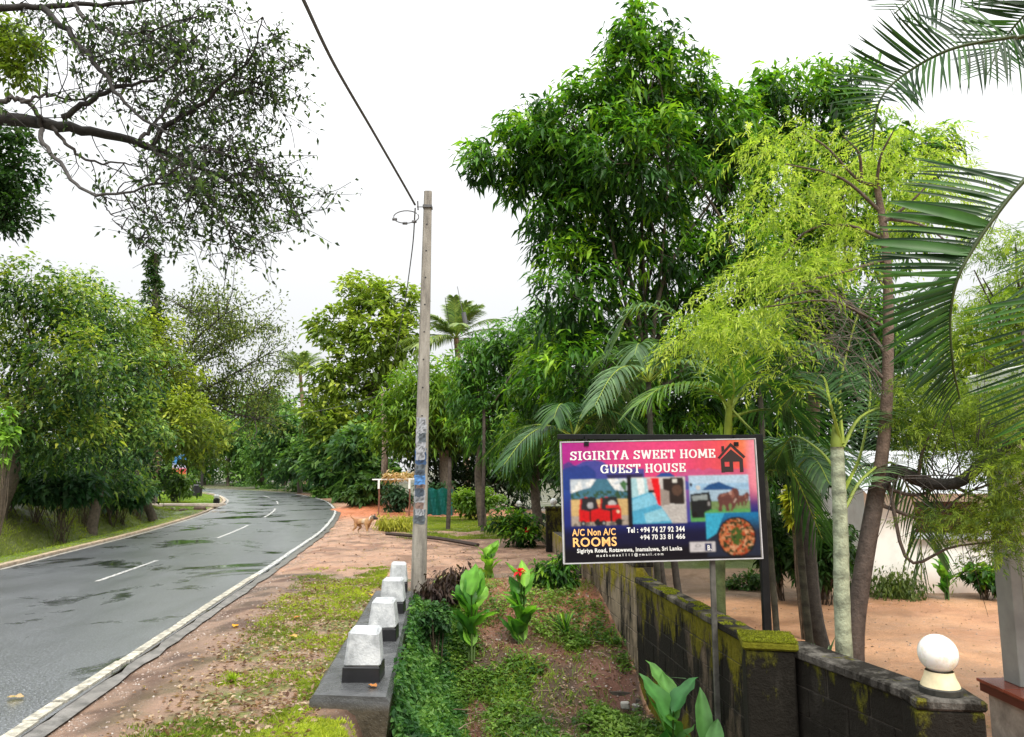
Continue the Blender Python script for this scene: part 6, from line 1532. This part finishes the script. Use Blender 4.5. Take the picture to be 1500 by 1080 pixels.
# twigs in the ditch
b = Buf()
for k in range(130):
    x, y = (rng.uniform(-.8, .6), rng.uniform(7.0, 8.4)) if k < 70 else (rng.uniform(-.9, 1.6), rng.uniform(6, 11)); z = gz(x, y) + .03; a = rng.uniform(0, 6.28); l = rng.uniform(.1, .35)
    tube(b, [(x, y, z), (x + l * .5 * math.cos(a), y + l * .5 * math.sin(a), z + rng.uniform(0, .06)), (x + l * math.cos(a), y + l * math.sin(a), z)], [.006, .005, .003], 4, col=palette([(.1, .06, .04), (.3, .22, .16)], 1, rng)[0])
tag(b.build('dead_twigs', M['bark']), 'dead twigs scattered over the ditch floor', 'twigs', kind='stuff')
# single large fallen leaves
for i, (px, py, z, c_, s, lab) in enumerate(((342, 920, 0, (.75, .38, .02), .12, 'yellow orange fallen leaf on the verge by the edge line'), (551, 1009, .104, (.5, .2, .06), .1, 'orange brown leaf lying on the near end of the dark parapet'), (35, 1024, .004, (.45, .32, .18), .14, 'pale tan leaf lying on the near wet asphalt'), (440, 905, .02, (.55, .2, .06), .1, 'rust coloured leaf in the middle of the verge'), (545, 872, .03, (.7, .42, .04), .12, 'yellow leaves left of the farthest white block'), (425, 933, .02, (.6, .36, .1), .12, 'tan yellow leaf among the verge moss'))):
    p = gp(px, py, z); bb = canna_leaf_mesh(s, s * .6, c_, .3, .05, i); bb.name = 'fallen_leaf'
    o = bpy.data.objects.new('fallen_leaf', bb); COL.objects.link(o); o.location = (p[0], p[1], max(z, gz(p[0], p[1]) if z < .1 and px > 200 else z) + .012); o.rotation_euler = (R(4), R(3), R(47 * i)); tag(o, lab, 'leaf')
# bright tuft on the verge
p = gp(340, 1000, 0); e = empty('grass_tuft', (p[0], p[1], gz(p[0], p[1]))); tag(e, 'single bright green grass tuft on the near verge', 'grass tuft')
b = Buf(); blades(b, np.array([0, 0, 0.]), 70, .12, .012, rng, [(.2, .3, .02), (.35, .45, .03)], droop=.4); tag(b.build('blades', M['grass'], e), kind='stuff')

# ---------------------------------------------------------------- the dog
p = gp(531, 784, 0); dog = empty('dog', (p[0], p[1], gz(p[0], p[1])), R(-28)); tag(dog, 'small tan dog with dark face standing on the dirt verge', 'dog')
V = {'hip': (-.2, 0, .36), 'mid': (0, 0, .34), 'chest': (.18, 0, .36), 'neck': (.28, 0, .43), 'head': (.36, 0, .47), 'muz': (.46, 0, .44), 'nose': (.5, 0, .43)}
names = list(V); verts = [V[k] for k in names]; rad = [.085, .078, .1, .062, .06, .032, .022]; edges = [(i, i + 1) for i in range(6)]
def chain(parent, pts, rs):
    prev = names.index(parent)
    for q2, r_ in zip(pts, rs): verts.append(q2); rad.append(r_); edges.append((prev, len(verts) - 1)); prev = len(verts) - 1
for s in (1, -1):
    chain('hip', [(-.2, .06 * s, .27), (-.14 + .03 * s, .07 * s, .2), (-.24 + .03 * s, .07 * s, .12), (-.22 + .03 * s, .07 * s, .02), (-.18 + .03 * s, .07 * s, .015)], [.055, .036, .022, .017, .018])
    chain('chest', [(.17, .06 * s, .25), (.15 - .04 * s, .06 * s, .15), (.17 - .04 * s, .06 * s, .02), (.2 - .04 * s, .06 * s, .015)], [.04, .024, .018, .02])
    chain('head', [(.345, .045 * s, .53)], [.014])
chain('hip', [(-.29, 0, .4), (-.38, 0, .44), (-.45, 0, .52)], [.024, .017, .009])
me = bpy.data.meshes.new('body'); me.from_pydata(verts, edges, []); me.update()
o = bpy.data.objects.new('tmp', me); COL.objects.link(o)
sk = o.modifiers.new('s', 'SKIN'); 
for i, sv in enumerate(o.data.skin_vertices[0].data): sv.radius = (rad[i], rad[i]); sv.use_root = (i == 0)
o.modifiers.new('ss', 'SUBSURF').levels = 2
bpy.context.view_layer.update()
bm_ = bpy.data.meshes.new_from_object(o.evaluated_get(bpy.context.evaluated_depsgraph_get())); bpy.data.objects.remove(o); bm_.name = 'body'
ca = bm_.color_attributes.new('Col', 'FLOAT_COLOR', 'POINT')
for i, v in enumerate(bm_.vertices):
    x, y, z = v.co; c = (.42, .24, .11)
    if x > .38: c = (.03, .025, .02)
    elif x > .27 and z > .42: c = (.3, .22, .15)
    elif z < .1: c = (.55, .42, .3)
    elif .02 < x < .12 and z > .3: c = (.5, .38, .26)
    elif x < -.1 and z > .3: c = (.3, .14, .06)
    ca.data[i].color = (*c, 1)
bm_.materials.clear(); bm_.materials.append(m_attr('dog_fur', .8, .25, 30, .006))
for f in bm_.polygons: f.use_smooth = True
child('body', bm_, dog)
b = Buf(); a_ = np.linspace(0, 2 * math.pi, 13); P = np.stack([.27 + .02 * np.cos(a_), .072 * np.sin(a_), .43 + .07 * np.cos(a_)], 1); tube(b, P, .012, 5, col=(.7, .68, .65), cap=False); b.build('collar', M['attr'], dog)
for s in (1, -1):
    b = Buf(); lathe(b, [(.001, -.008), (.007, -.004), (.008, 0), (.007, .004), (.001, .008)], 8); child('eye', b.mesh('eye', M['black_paint']), dog, (.405, .032 * s, .485))
    b = Buf(); leaves(b, np.array([[.345, .045 * s, .52]]), np.array([[-.1, .6 * s, .4]]), .07, .05, (.05, .035, .025), rng); b.build('ear', M['leaf_soft'], dog)
